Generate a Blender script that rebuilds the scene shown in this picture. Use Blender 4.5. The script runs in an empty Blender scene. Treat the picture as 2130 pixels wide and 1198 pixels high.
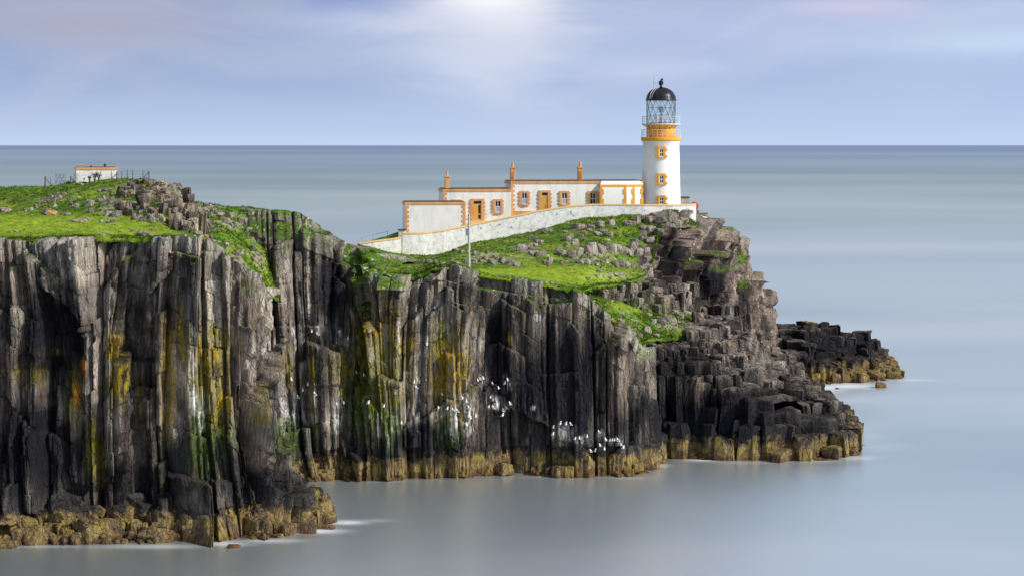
import bpy, bmesh, math, random
import numpy as np
from mathutils import Vector, Matrix
R = math.radians
sc = bpy.context.scene
COL = sc.collection

# ------------------------------------------------------------------ camera, light, sky
F = 4200.0; CX = 1065.0; HY = 302.0; CZ = 37.0; PW = 2130.0; PH = 1198.0
cam_d = bpy.data.cameras.new('camera'); cam = bpy.data.objects.new('camera', cam_d); COL.objects.link(cam)
cam.location = (0, 0, CZ); cam.rotation_euler = (R(90), 0, 0)
cam_d.sensor_width = 36; cam_d.lens = 36 * F / PW
cam_d.shift_y = -(PH / 2 - HY) / PW
cam_d.clip_start = 1; cam_d.clip_end = 200000
sc.camera = cam
sc.view_settings.view_transform = 'Standard'; sc.view_settings.look = 'None'
sc.view_settings.exposure = 0.12; sc.view_settings.gamma = 1
SUN_EL = R(38); SUN_DIR = Vector((0.93, -0.37, 0)).normalized()    # horizontal direction towards the sun
sun_az = math.atan2(SUN_DIR.x, SUN_DIR.y)
sv = Vector((SUN_DIR.x * math.cos(SUN_EL), SUN_DIR.y * math.cos(SUN_EL), math.sin(SUN_EL)))
sl = bpy.data.lights.new('sun', 'SUN'); sl.energy = 4.5; sl.angle = R(4); sl.color = (1.0, 0.94, 0.85)
so = bpy.data.objects.new('sun', sl); COL.objects.link(so); so.rotation_euler = sv.to_track_quat('Z', 'Y').to_euler()

world = bpy.data.worlds.new('World'); sc.world = world; world.use_nodes = True
wt = world.node_tree; wt.nodes.clear()
class NT:
    """small node helper"""
    def __init__(s, t): s.t = t
    def n(s, ty, **kw):
        nd = s.t.nodes.new(ty)
        for k, v in kw.items():
            if k == 'ins':
                for kk, vv in v.items():
                    if isinstance(vv, bpy.types.NodeSocket): s.t.links.new(vv, nd.inputs[kk])
                    else: nd.inputs[kk].default_value = vv
            else: setattr(nd, k, v)
        return nd
    def math(s, op, a, b=None, c=None, clamp=False):
        nd = s.t.nodes.new('ShaderNodeMath'); nd.operation = op; nd.use_clamp = clamp
        for i, v in enumerate((a, b, c)):
            if v is None: continue
            if isinstance(v, bpy.types.NodeSocket): s.t.links.new(v, nd.inputs[i])
            else: nd.inputs[i].default_value = v
        return nd.outputs[0]
    def mix(s, f, a, b, blend='MIX'):
        nd = s.t.nodes.new('ShaderNodeMix'); nd.data_type = 'RGBA'; nd.blend_type = blend
        for i, v in ((0, f), (6, a), (7, b)):
            if isinstance(v, bpy.types.NodeSocket): s.t.links.new(v, nd.inputs[i])
            else: nd.inputs[i].default_value = v if i == 0 else (*v, 1) if len(v) == 3 else v
        return nd.outputs[2]
    def ramp(s, f, stops):
        nd = s.t.nodes.new('ShaderNodeValToRGB'); s.t.links.new(f, nd.inputs[0])
        el = nd.color_ramp.elements
        while len(el) < len(stops): el.new(0.5)
        for e, (p, c) in zip(el, stops):
            e.position = p; e.color = (*c, 1) if hasattr(c, '__len__') else (c, c, c, 1)
        return nd.outputs[0]
    def noise(s, vec, scale, detail=4, rough=0.55, dist=0.0):
        nd = s.n('ShaderNodeTexNoise', ins={'Scale': scale, 'Detail': detail, 'Roughness': rough, 'Distortion': dist})
        if vec is not None: s.t.links.new(vec, nd.inputs['Vector'])
        return nd.outputs[0]
    def mapping(s, vec, scale, loc=(0, 0, 0)):
        nd = s.n('ShaderNodeMapping', ins={'Vector': vec, 'Scale': scale, 'Location': loc}); return nd.outputs[0]

def build_world():
    N = NT(wt)
    tc = N.n('ShaderNodeTexCoord').outputs['Generated']
    sep = N.n('ShaderNodeSeparateXYZ', ins={'Vector': tc}); x, y, z = sep.outputs
    sky = N.n('ShaderNodeTexSky'); sky.sky_type = 'NISHITA'; sky.sun_disc = False
    sky.sun_elevation = SUN_EL; sky.sun_rotation = sun_az; sky.altitude = 20; sky.air_density = 1.2; sky.dust_density = 1.5
    nish = N.mix(1.0, sky.outputs[0], (0.085, 0.085, 0.085), 'MULTIPLY')
    # cloud deck: soft, long-exposure streaks
    zc = N.math('MAXIMUM', z, 0.0)
    grad = N.ramp(zc, [(0.0, (0.50, 0.615, 0.80)), (0.010, (0.44, 0.55, 0.76)), (0.030, (0.34, 0.435, 0.645)),
                       (0.05, (0.31, 0.405, 0.62)), (0.075, (0.32, 0.39, 0.55)), (0.12, (0.45, 0.51, 0.585)), (0.35, (0.50, 0.55, 0.60)), (1.0, (0.40, 0.46, 0.55))])
    v1 = N.mapping(tc, (8, 8, 26)); n1 = N.noise(v1, 1.0, 4, 0.55, 1.0)
    v2 = N.mapping(tc, (16, 16, 64), (3, 1, 2)); n2 = N.noise(v2, 1.0, 3, 0.55, 0.4)
    # veil strength grows with height
    hgt = N.math('MULTIPLY', zc, 18.0, clamp=True)
    veil = N.ramp(n1, [(0.40, 0.0), (0.68, 1.0)])
    c = N.mix(N.math('MULTIPLY', N.math('MULTIPLY', veil, hgt), 0.7), grad, (0.50, 0.54, 0.66))
    blue = N.ramp(n2, [(0.45, 0.0), (0.75, 1.0)])
    c = N.mix(N.math('MULTIPLY', N.math('MULTIPLY', blue, hgt), 0.35), c, (0.21, 0.30, 0.62))
    # brighter towards the right (the side the sun is on)
    rt = N.math('MULTIPLY_ADD', x, 2.2, 0.35, clamp=True)
    c = N.mix(N.math('MULTIPLY', rt, 0.55), c, (0.47, 0.60, 0.84))
    # thin bright gap in the cloud: soft vertical glow made of a few lobes
    def lobe(cx, cz, rx, rz, k, col, c):
        dx = N.math('DIVIDE', N.math('SUBTRACT', N.math('MULTIPLY_ADD', n2, 0.05, x), cx + 0.025), rx)
        dz = N.math('DIVIDE', N.math('SUBTRACT', N.math('MULTIPLY_ADD', n1, 0.014, z), cz + 0.007), rz)
        d2 = N.math('ADD', N.math('MULTIPLY', dx, dx), N.math('MULTIPLY', dz, dz))
        g = N.math('POWER', 2.718, N.math('MULTIPLY', d2, -1.0))
        return N.mix(N.math('MULTIPLY', g, k), c, col)
    c = lobe(-0.215, 0.062, 0.10, 0.016, 0.8, (0.36, 0.37, 0.50), c)
    c = lobe(-0.01, 0.074, 0.032, 0.015, 1.0, (1.0, 0.97, 0.98), c)
    c = lobe(-0.006, 0.052, 0.036, 0.028, 0.62, (0.76, 0.77, 0.85), c)
    c = lobe(-0.05, 0.062, 0.06, 0.009, 0.6, (0.62, 0.67, 0.80), c)
    c = lobe(-0.03, 0.046, 0.07, 0.006, 0.35, (0.56, 0.62, 0.76), c)
    c = lobe(-0.02, 0.035, 0.03, 0.012, 0.45, (0.60, 0.66, 0.82), c)
    c = lobe(0.165, 0.066, 0.03, 0.005, 0.5, (0.72, 0.62, 0.78), c)
    c = lobe(0.10, 0.055, 0.06, 0.014, 0.35, (0.58, 0.56, 0.80), c)
    c = lobe(0.235, 0.05, 0.05, 0.008, 0.5, (0.60, 0.76, 0.90), c)
    c = lobe(0.07, 0.037, 0.04, 0.007, 0.4, (0.62, 0.66, 0.82), c)
    c = lobe(-0.085, 0.071, 0.03, 0.008, 0.7, (0.22, 0.30, 0.62), c)
    # overcast/blue mix: high sky is mostly the physical sky with some cloud
    hi = N.ramp(zc, [(0.10, 0.0), (0.45, 1.0)])
    c = N.mix(N.math('MULTIPLY', hi, 0.35), c, nish)
    bg = N.n('ShaderNodeBackground', ins={'Color': c, 'Strength': 1.0})
    out = N.n('ShaderNodeOutputWorld', ins={'Surface': bg.outputs[0]})
build_world()

# ------------------------------------------------------------------ helpers
def wp(px, py, Y): return ((px - CX) * Y / F, Y, CZ - (py - HY) * Y / F)
def seaY(py): return F * CZ / (py - HY)
def tag(o, label=None, cat=None, group=None, kind=None):
    if label: o['label'] = label
    if cat: o['category'] = cat
    if group: o['group'] = group
    if kind: o['kind'] = kind
    return o
def hsh(*ks):
    a = np.zeros(np.broadcast(*ks).shape, dtype=np.uint64) + np.uint64(0x9E3779B97F4A7C15)
    with np.errstate(over='ignore'):
        for k in ks:
            a = a ^ (np.asarray(k).astype(np.int64).astype(np.uint64) + np.uint64(0x9E3779B97F4A7C15) + (a << np.uint64(6)) + (a >> np.uint64(2)))
            a = a * np.uint64(0xBF58476D1CE4E5B9); a = a ^ (a >> np.uint64(27)); a = a * np.uint64(0x94D049BB133111EB); a = a ^ (a >> np.uint64(31))
    return (a >> np.uint64(11)).astype(np.float64) / float(1 << 53)
def vnoise(x, y, z, seed=0):
    xi = np.floor(x); yi = np.floor(y); zi = np.floor(z)
    fx = x - xi; fy = y - yi; fz = z - zi
    fx = fx * fx * (3 - 2 * fx); fy = fy * fy * (3 - 2 * fy); fz = fz * fz * (3 - 2 * fz)
    r = 0
    for a in (0, 1):
        wx = fx if a else 1 - fx
        for b in (0, 1):
            wy = fy if b else 1 - fy
            for c in (0, 1):
                wz = fz if c else 1 - fz
                r = r + wx * wy * wz * hsh(xi + a, yi + b, zi + c, seed)
    return r
def fbm(x, y, z, oct=4, seed=0, gain=0.5):
    r = 0; a = 1; t = 0
    for o in range(oct):
        k = 2.03 ** o
        r = r + a * vnoise(x * k + 17.3 * o, y * k + 5.1 * o, z * k + 9.7 * o, seed + o); t += a; a *= gain
    return r / t
def sstep(a, b, x):
    t = np.clip((x - a) / (b - a), 0, 1); return t * t * (3 - 2 * t)
def cells1(u, w, seed, extra=0, jit=0.40):
    """jittered 1-D cells: index, local t, centre, width"""
    q = u / w; k = np.floor(q)
    def b(i): return i + jit * (hsh(i, extra, seed) * 2 - 1)
    lo = np.where(q < b(k), k - 1, np.where(q >= b(k + 1), k + 1, k))
    l = b(lo); r = b(lo + 1)
    return lo, (q - l) / (r - l), (l + r) * 0.5 * w, (r - l) * w

def mesh_from_grid(name, P, colr, mat, attr2=None):
    """P: (rows, cols, 3) grid -> quad mesh object with a colour attribute"""
    nr, nc = P.shape[:2]
    me = bpy.data.meshes.new(name)
    me.vertices.add(nr * nc); me.vertices.foreach_set('co', P.reshape(-1).astype(np.float32))
    i = np.arange(nr * nc).reshape(nr, nc)
    q = np.stack([i[:-1, :-1], i[:-1, 1:], i[1:, 1:], i[1:, :-1]], -1).reshape(-1, 4)
    nq = len(q)
    me.loops.add(nq * 4); me.loops.foreach_set('vertex_index', q.reshape(-1).astype(np.int32))
    me.polygons.add(nq); me.polygons.foreach_set('loop_start', (np.arange(nq) * 4).astype(np.int32))
    me.polygons.foreach_set('loop_total', np.full(nq, 4, dtype=np.int32))
    me.update(calc_edges=True)
    ca = me.color_attributes.new('Col', 'FLOAT_COLOR', 'POINT')
    c4 = np.ones((nr * nc, 4), dtype=np.float32); c4[:, :3] = colr.reshape(-1, 3)
    ca.data.foreach_set('color', c4.reshape(-1))
    me.materials.append(mat)
    o = bpy.data.objects.new(name, me); COL.objects.link(o)
    return o

# ------------------------------------------------------------------ materials
def new_mat(name):
    m = bpy.data.materials.new(name); m.use_nodes = True; t = m.node_tree; t.nodes.clear(); return m, NT(t)
def finish(N, col, rough=0.8, bump=None, bstr=0.5, bdist=0.1, spec=0.3, metal=0.0):
    p = N.n('ShaderNodeBsdfPrincipled', ins={'Base Color': col if isinstance(col, bpy.types.NodeSocket) else (*col, 1),
            'Roughness': rough, 'Specular IOR Level': spec, 'Metallic': metal})
    if bump is not None:
        b = N.n('ShaderNodeBump', ins={'Height': bump, 'Strength': bstr, 'Distance': bdist}); N.t.links.new(b.outputs[0], p.inputs['Normal'])
    N.n('ShaderNodeOutputMaterial', ins={'Surface': p.outputs[0]}); return p

def rock_material(name, use_attr=True, base=(0.2, 0.18, 0.15)):
    m, N = new_mat(name)
    geo = N.n('ShaderNodeNewGeometry'); pos = geo.outputs['Position']
    if use_attr: c = N.n('ShaderNodeVertexColor', layer_name='Col').outputs[0]
    else:
        oi = N.n('ShaderNodeObjectInfo')
        rn = oi.outputs['Random']
        c = N.mix(rn, tuple(b * 0.65 for b in base), tuple(b * 1.3 for b in base))
    sep = N.n('ShaderNodeSeparateXYZ', ins={'Vector': pos}); z = sep.outputs[2]
    st = N.mapping(pos, (1.3, 1.3, 0.28))
    n1 = N.noise(st, 2.2, 6, 0.7)
    n2 = N.noise(pos, 9.0, 5, 0.7)
    n3 = N.noise(pos, 0.7, 3, 0.6)
    k = N.math('MULTIPLY', N.ramp(n1, [(0.28, 0.5), (0.5, 1.0), (0.72, 1.6)]), N.ramp(n2, [(0.3, 0.62), (0.7, 1.45)]))
    kk = N.n('ShaderNodeCombineColor', ins={0: k, 1: k, 2: k}).outputs[0]
    c = N.mix(1.0, c, kk, 'MULTIPLY')
    c = N.mix(N.ramp(n3, [(0.45, 0.0), (0.7, 0.5)]), c, N.mix(1.0, c, (1.14, 0.93, 0.80), 'MULTIPLY'))
    # pale lichen freckles
    lich = N.ramp(N.noise(pos, 5.0, 4, 0.75), [(0.60, 0.0), (0.68, 1.0)])
    # intertidal band: barnacle / wrack ochre below about 2.5 m, black film above it
    zz = N.math('ADD', z, N.math('MULTIPLY', N.math('SUBTRACT', n3, 0.5), 4.0))
    lich = N.math('MULTIPLY', lich, N.math('MULTIPLY', N.math('SUBTRACT', zz, 8.0), 0.1, clamp=True))
    lum = N.n('ShaderNodeRGBToBW', ins={'Color': c}).outputs[0]; lich = N.math('MULTIPLY', lich, N.math('MULTIPLY', N.math('SUBTRACT', lum, 0.03), 14.0, clamp=True))
    c = N.mix(N.math('MULTIPLY', lich, 0.4), c, (0.40, 0.38, 0.33))
    blk = N.math('SUBTRACT', 1.0, N.math('MULTIPLY', N.math('SUBTRACT', zz, 2.6), 0.28, clamp=True))
    c = N.mix(N.math('MULTIPLY', blk, 0.8), c, (0.020, 0.021, 0.026))
    och = N.math('SUBTRACT', 1.0, N.math('MULTIPLY', N.math('SUBTRACT', zz, 2.0), 1.5, clamp=True))
    oc = N.mix(N.ramp(n1, [(0.35, 0.0), (0.65, 1.0)]), (0.10, 0.060, 0.028), (0.34, 0.25, 0.125))
    oc = N.mix(N.ramp(N.noise(pos, 0.8, 3), [(0.5, 0.0), (0.66, 0.9)]), oc, (0.30, 0.235, 0.05))
    oc = N.mix(N.ramp(N.noise(N.mapping(pos, (1, 1, 1), (5, 7, 3)), 0.6, 4), [(0.5, 0.0), (0.66, 0.85)]), oc, (0.075, 0.058, 0.048))
    wet = N.math('SUBTRACT', 1.0, N.math('MULTIPLY', N.math('SUBTRACT', zz, 0.15), 2.0, clamp=True))
    oc = N.mix(N.math('MULTIPLY', wet, 0.6), oc, (0.08, 0.035, 0.02))
    c = N.mix(och, c, oc)
    wv = N.n('ShaderNodeVectorMath', operation='ADD', ins={0: N.mapping(pos, (1.0, 1.0, 0.38)), 1: N.n('ShaderNodeTexNoise', ins={'Scale': 1.5, 'Detail': 2.0}).outputs[1]}).outputs[0]
    def vor(sc): return N.n('ShaderNodeTexVoronoi', feature='DISTANCE_TO_EDGE', ins={'Vector': wv, 'Scale': sc}).outputs['Distance']
    cr = N.math('ADD', N.ramp(vor(1.0), [(0.0, 0.0), (0.05, 1.0)]), N.math('MULTIPLY', N.ramp(vor(2.3), [(0.0, 0.0), (0.07, 1.0)]), 0.5))
    b = N.math('ADD', N.math('ADD', N.math('MULTIPLY', n1, 0.7), N.math('MULTIPLY', n2, 0.45)), N.math('MULTIPLY', cr, 0.55))
    finish(N, c, 0.9, b, 1.0, 0.30, 0.08)
    return m
M = {}
M['rock'] = rock_material('basalt rock')
M['boulder'] = rock_material('boulder rock', False, (0.31, 0.275, 0.24))
M['shore_boulder'] = rock_material('shore boulder rock', False, (0.10, 0.09, 0.08))

def turf_material():
    m, N = new_mat('turf')
    pos = N.n('ShaderNodeNewGeometry').outputs['Position']
    c = N.n('ShaderNodeVertexColor', layer_name='Col').outputs[0]
    n1 = N.noise(N.mapping(pos, (1, 0.5, 1)), 1.1, 5, 0.65); n2 = N.noise(pos, 7.0, 4, 0.7)
    k = N.math('MULTIPLY', N.ramp(n1, [(0.3, 0.62), (0.7, 1.35)]), N.ramp(n2, [(0.3, 0.7), (0.7, 1.3)]))
    kk = N.n('ShaderNodeCombineColor', ins={0: k, 1: k, 2: N.math('MULTIPLY', k, 0.9)}).outputs[0]
    c = N.mix(1.0, c, kk, 'MULTIPLY')
    finish(N, c, 0.9, N.math('ADD', n1, n2), 0.7, 0.25, 0.1)
    return m
M['turf'] = turf_material()

def painted(name, base, dirt=(0.5, 0.45, 0.38), amt=0.35, rough=0.7, scale=1.2, streak=True, bump=0.15, speck=None):
    m, N = new_mat(name)
    pos = N.n('ShaderNodeNewGeometry').outputs['Position']
    st = N.mapping(pos, (1, 1, 0.35 if streak else 1))
    n1 = N.noise(st, scale, 6, 0.7); n2 = N.noise(pos, 12.0, 3, 0.7)
    c = N.mix(N.math('MULTIPLY', N.ramp(n1, [(0.45, 0.0), (0.75, 1.0)]), amt), base, dirt)
    if speck:
        sp = N.ramp(N.noise(pos, speck[1], 3, 0.6), [(speck[2], 0.0), (speck[2] + 0.03, 1.0)])
        c = N.mix(sp, c, speck[0])
    finish(N, c, rough, n2, bump, 0.05, 0.3)
    return m
M['white'] = painted('white limewash', (0.80, 0.79, 0.77), (0.50, 0.49, 0.45), 0.6, speck=((0.52, 0.5, 0.46), 3.0, 0.74))
M['tower_white'] = painted('white tower paint', (0.84, 0.84, 0.83), (0.68, 0.67, 0.64), 0.25)
M['rubble'] = painted('limewashed rubble', (0.78, 0.78, 0.76), (0.33, 0.33, 0.30), 0.8, 0.9, 1.6, False, 0.8, speck=((0.12, 0.11, 0.10), 2.2, 0.66))
M['ochre'] = painted('ochre paint', (0.66, 0.35, 0.13), (0.36, 0.13, 0.05), 0.75, speck=((0.20, 0.05, 0.02), 1.6, 0.72))
M['ochre_clean'] = painted('ochre tower paint', (0.72, 0.34, 0.03), (0.58, 0.26, 0.03), 0.4)
M['coping'] = painted('pale ochre coping', (0.78, 0.50, 0.22), (0.62, 0.40, 0.22), 0.5)
M['rust'] = painted('rusted ochre', (0.45, 0.17, 0.05), (0.14, 0.04, 0.02), 0.9, scale=3)
M['felt'] = painted('dark roof felt', (0.07, 0.045, 0.045), (0.16, 0.07, 0.05), 0.5)
M['black'] = painted('black dome paint', (0.012, 0.012, 0.016), (0.03, 0.03, 0.035), 0.4, rough=0.35)
M['iron'] = painted('grey green iron', (0.06, 0.085, 0.08), (0.1, 0.1, 0.1), 0.3, rough=0.5)
M['railing'] = painted('pale railing paint', (0.62, 0.64, 0.66), (0.4, 0.4, 0.4), 0.4, rough=0.5)
M['sash'] = painted('white sash paint', (0.78, 0.78, 0.78), amt=0.15)
M['blind'] = painted('grey window board', (0.36, 0.40, 0.50), (0.28, 0.3, 0.38), 0.5)
M['door'] = painted('ochre door paint', (0.60, 0.33, 0.07), (0.45, 0.22, 0.06), 0.4)
M['dark_glass'] = painted('dark window glass', (0.012, 0.014, 0.02), (0.02, 0.02, 0.03), 0.2, rough=0.12, bump=0.0)
M['red'] = painted('red horn paint', (0.30, 0.022, 0.015), (0.25, 0.04, 0.03), 0.5, rough=0.5)
M['concrete'] = painted('weathered concrete', (0.40, 0.36, 0.30), (0.24, 0.2, 0.17), 0.7)
M['timber'] = painted('weathered post timber', (0.13, 0.08, 0.07), (0.06, 0.04, 0.04), 0.6)
M['pole'] = painted('pale weathered pole', (0.42, 0.42, 0.40), (0.3, 0.28, 0.26), 0.5)
M['bird'] = painted('white plumage', (0.85, 0.85, 0.85), (0.6, 0.6, 0.62), 0.2, bump=0)
M['bird_wing'] = painted('grey wing plumage', (0.25, 0.27, 0.31), (0.1, 0.1, 0.12), 0.3, bump=0)
M['yellow'] = painted('yellow notice', (0.75, 0.62, 0.02), (0.6, 0.5, 0.05), 0.3)
M['grey_box'] = painted('grey steel box', (0.20, 0.23, 0.27), (0.14, 0.15, 0.17), 0.3)
M['bramble'] = painted('dark stems', (0.06, 0.06, 0.045), (0.1, 0.09, 0.05), 0.5)
def glass_mat():
    m, N = new_mat('lantern glass')
    g = N.n('ShaderNodeBsdfGlass', ins={'Color': (0.82, 0.95, 0.90, 1), 'Roughness': 0.02, 'IOR': 1.02})
    t = N.n('ShaderNodeBsdfTransparent', ins={'Color': (0.97, 1.0, 0.98, 1)})
    gl = N.n('ShaderNodeBsdfGlossy', ins={'Color': (1, 1, 0.96, 1), 'Roughness': 0.05})
    mx = N.n('ShaderNodeMixShader', ins={0: 0.30, 1: t.outputs[0], 2: gl.outputs[0]})
    N.n('ShaderNodeOutputMaterial', ins={'Surface': mx.outputs[0]}); return m
M['glass'] = glass_mat()

# ------------------------------------------------------------------ painting of rock colour (lichen, algae, guano, wet black rock, painted cliff shade)
DARK = [(110,720,120,170,1.0),(60,930,220,140,1.0),(290,860,60,160,.6),(420,960,170,90,.9),(262,720,14,120,.8),(600,900,60,140,.8),(150,620,70,60,.7),  # wet black rock low down, plus painted shade on dark faces and recesses
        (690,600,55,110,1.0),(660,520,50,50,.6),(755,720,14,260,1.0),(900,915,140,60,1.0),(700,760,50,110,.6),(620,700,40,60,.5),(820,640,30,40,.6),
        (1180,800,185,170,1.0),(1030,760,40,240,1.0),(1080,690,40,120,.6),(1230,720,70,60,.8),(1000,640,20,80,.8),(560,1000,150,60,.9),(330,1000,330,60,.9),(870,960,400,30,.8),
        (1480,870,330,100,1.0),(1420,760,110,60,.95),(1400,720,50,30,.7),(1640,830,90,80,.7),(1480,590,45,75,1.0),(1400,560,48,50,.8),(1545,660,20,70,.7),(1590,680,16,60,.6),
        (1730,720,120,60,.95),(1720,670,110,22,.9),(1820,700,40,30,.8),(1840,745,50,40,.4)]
YEL = [(155,830,13,70,1),(245,800,24,60,1),(238,722,18,45,1),(440,720,38,60,.95),(462,840,20,70,.9),(350,790,14,140,.9),(378,720,11,90,.8),(200,950,18,70,.9),
       (425,790,26,110,.6),(650,790,7,110,.9),(790,740,55,120,.9),(856,760,9,90,1),(895,725,6,60,.5),(918,720,13,80,1),(940,780,34,110,1),(715,760,10,90,.7),(600,760,16,50,.5),(545,850,14,60,.7),
       (1060,705,4,18,.9),(60,780,40,26,.5),(230,505,0,0,0),(290,830,7,60,.6),(820,700,40,60,.4),(690,760,14,40,.6),(1690,660,18,14,.5),(1745,770,50,25,.5),(1590,545,10,10,.2)]
GRN = [(420,880,34,130,.9),(747,830,20,110,1),(775,860,22,100,1),(600,905,40,60,.8),(720,850,12,110,.6),(810,850,34,120,.8),(935,900,36,70,.7),(470,900,26,60,.6),
       (655,880,10,60,.8),(640,800,12,90,.4),(395,760,10,80,.5),(150,960,40,40,.0),(330,1000,10,60,.3)]
GUA = [(402,810,5,90,1),(418,860,12,60,.6),(405,700,5,40,.7),(636,830,26,26,.9),(628,868,40,26,.8),(700,850,12,70,.7),(706,700,6,30,.7),(888,730,4,60,1),(868,830,6,70,1),(858,770,5,50,.9),
       (850,865,12,40,.9),(950,870,30,55,.9),(968,850,16,70,.9),(1005,790,8,16,1),(1055,800,7,20,1),(1022,835,24,16,.8),(1047,842,22,14,.8),(1176,900,22,24,1),(1206,915,14,12,.9),
       (1247,905,7,16,1),(1277,920,22,14,1),(1293,925,6,24,.8),(1118,656,8,14,.9),(588,850,12,60,.6),(1331,930,4,50,.7),(790,895,10,30,.8),(830,700,4,50,.5),(560,720,30,30,.3),
       (620,700,18,60,.5),(660,690,4,40,.8),(700,715,4,25,.9),(723,712,4,20,.9),(815,910,8,30,.6),(980,900,10,40,.7),(1108,848,3,10,1),(1150,905,4,14,.8),(920,640,6,30,.2),(298,560,4,40,.4),(312,650,8,40,.5),(160,640,6,30,.5)]
VEG = [(560,560,22,30,.7),(600,520,20,30,.4),(520,600,20,20,.6),(600,446,50,10,.6),(752,560,24,46,.9),(800,548,60,14,1),(120,730,30,12,.7),(85,880,20,20,0),(740,620,14,60,.4),
       (1515,470,30,12,.8),(1440,545,24,10,1),(1400,440,22,6,.9),(1545,540,14,16,1),(1440,465,24,14,.8),(1545,590,16,14,.9),(1440,545,26,8,.9),(1500,530,20,8,.8),(1500,560,30,10,.5),(240,650,14,40,.35),(690,482,40,10,.6),(1350,640,80,20,.5),(1300,590,80,10,.5)]
ORG = [(235,283,0,0,0),(430,492,12,4,1),(480,521,12,4,1),(1788,0,0,0,0),(160,820,9,34,.9),(175,760,6,24,.6)]
def blobmask(lst, px, py, nz, warp):
    m = np.zeros_like(px)
    for cx, cy, rx, ry, k in lst:
        if k <= 0 or rx <= 0: continue
        d = np.sqrt(((px - cx) / rx) ** 2 + ((py - cy) / ry) ** 2)
        m = np.maximum(m, k * sstep(1.15, 0.35, d + (nz - 0.5) * warp))
    return m
def lerp(a, b, m): return a * (1 - m[..., None]) + np.array(b) * m[..., None]
def paint(P, s, brand, up, dtop, tone=(0.215, 0.192, 0.163), ledge=1.0):
    x, y, z = P[..., 0], P[..., 1], P[..., 2]
    px = CX + x * F / y; py = HY + (CZ - z) * F / y
    st = fbm(s / 0.55, z / 5.0, s * 0, 4, 51); st2 = fbm(s / 0.25, z / 3.2, s * 0 + 3, 3, 77)
    n = fbm(x / 3.0, y / 3.0, z / 4.0, 4, 91); nb = fbm(x / 0.8, y / 0.8, z / 1.2, 3, 95)
    cr = sstep(0.43, 0.55, 0.5 * fbm(x / 0.28, y / 0.28, z / 0.5, 3, 97, 0.7) + 0.5 * st2)          # crusty breakup
    c = np.zeros(P.shape) + np.array(tone)
    c = lerp(c, (0.115, 0.088, 0.072), sstep(0.48, 0.62, n) * 0.8)
    c = lerp(c, (0.33, 0.285, 0.22), sstep(0.54, 0.70, st) * 0.4)
    c = lerp(c, (0.035, 0.033, 0.037), sstep(0.48, 0.34, st) * 0.7)
    c = c * (0.25 + 1.45 * brand ** 1.2)[..., None]
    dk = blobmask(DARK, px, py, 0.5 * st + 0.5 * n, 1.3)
    c = lerp(c, (0.010, 0.010, 0.015), dk * 0.96)  # blackens shaded faces and recesses along with the wet rock
    # grey lichened rim of the column tops
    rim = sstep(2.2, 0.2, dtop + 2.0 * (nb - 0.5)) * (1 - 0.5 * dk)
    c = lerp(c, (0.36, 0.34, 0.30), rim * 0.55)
    g = blobmask(GRN, px, py, st2, 1.9); c = lerp(c, (0.085, 0.16, 0.012), g * (0.35 + 0.6 * cr))
    yl = blobmask([(a_, b_, c_ * 1.35 + 2, d_ * 1.1, k_) for a_, b_, c_, d_, k_ in YEL], px, py, 0.6 * st2 + 0.4 * nb, 2.0); c = lerp(c, (0.20, 0.175, 0.018), yl * (0.25 + 0.75 * cr)); c = lerp(c, (0.42, 0.27, 0.015), yl * cr * (n > 0.5) * 0.7)
    gu = blobmask([(a_, b_, c_ * 1.15 + 2, d_ * 1.05, k_) for a_, b_, c_, d_, k_ in GUA], px, py, st2, 2.6); c = lerp(c, (0.85, 0.85, 0.82), (0.25 + 0.75 * cr) * gu * sstep(0.40, 0.56, st2 * 0.6 + nb * 0.4))
    og = blobmask(ORG, px, py, nb, 1.0); c = lerp(c, (0.70, 0.26, 0.02), og)
    vg = blobmask(VEG, px, py, nb, 1.6); vg0 = vg
    vg = np.maximum(vg * sstep(0.44, 0.56, 0.6 * nb + 0.4 * n + 0.12 * up), ledge * sstep(0.62, 0.8, up) * sstep(7, 1.0, dtop) * sstep(0.35, 0.5, n))
    c = lerp(c, (0.065, 0.06, 0.03), vg0 * 0.5); c = lerp(c, (0.09, 0.18, 0.014), vg)
    # white campion dots in the green
    c = lerp(c, (0.6, 0.62, 0.55), (vg > 0.5) * (hsh(np.floor(x / .22), np.floor(z / .22), np.floor(y)) > 0.965) * 0.8)
    return np.clip(c, 0.004, 0.9)

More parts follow.
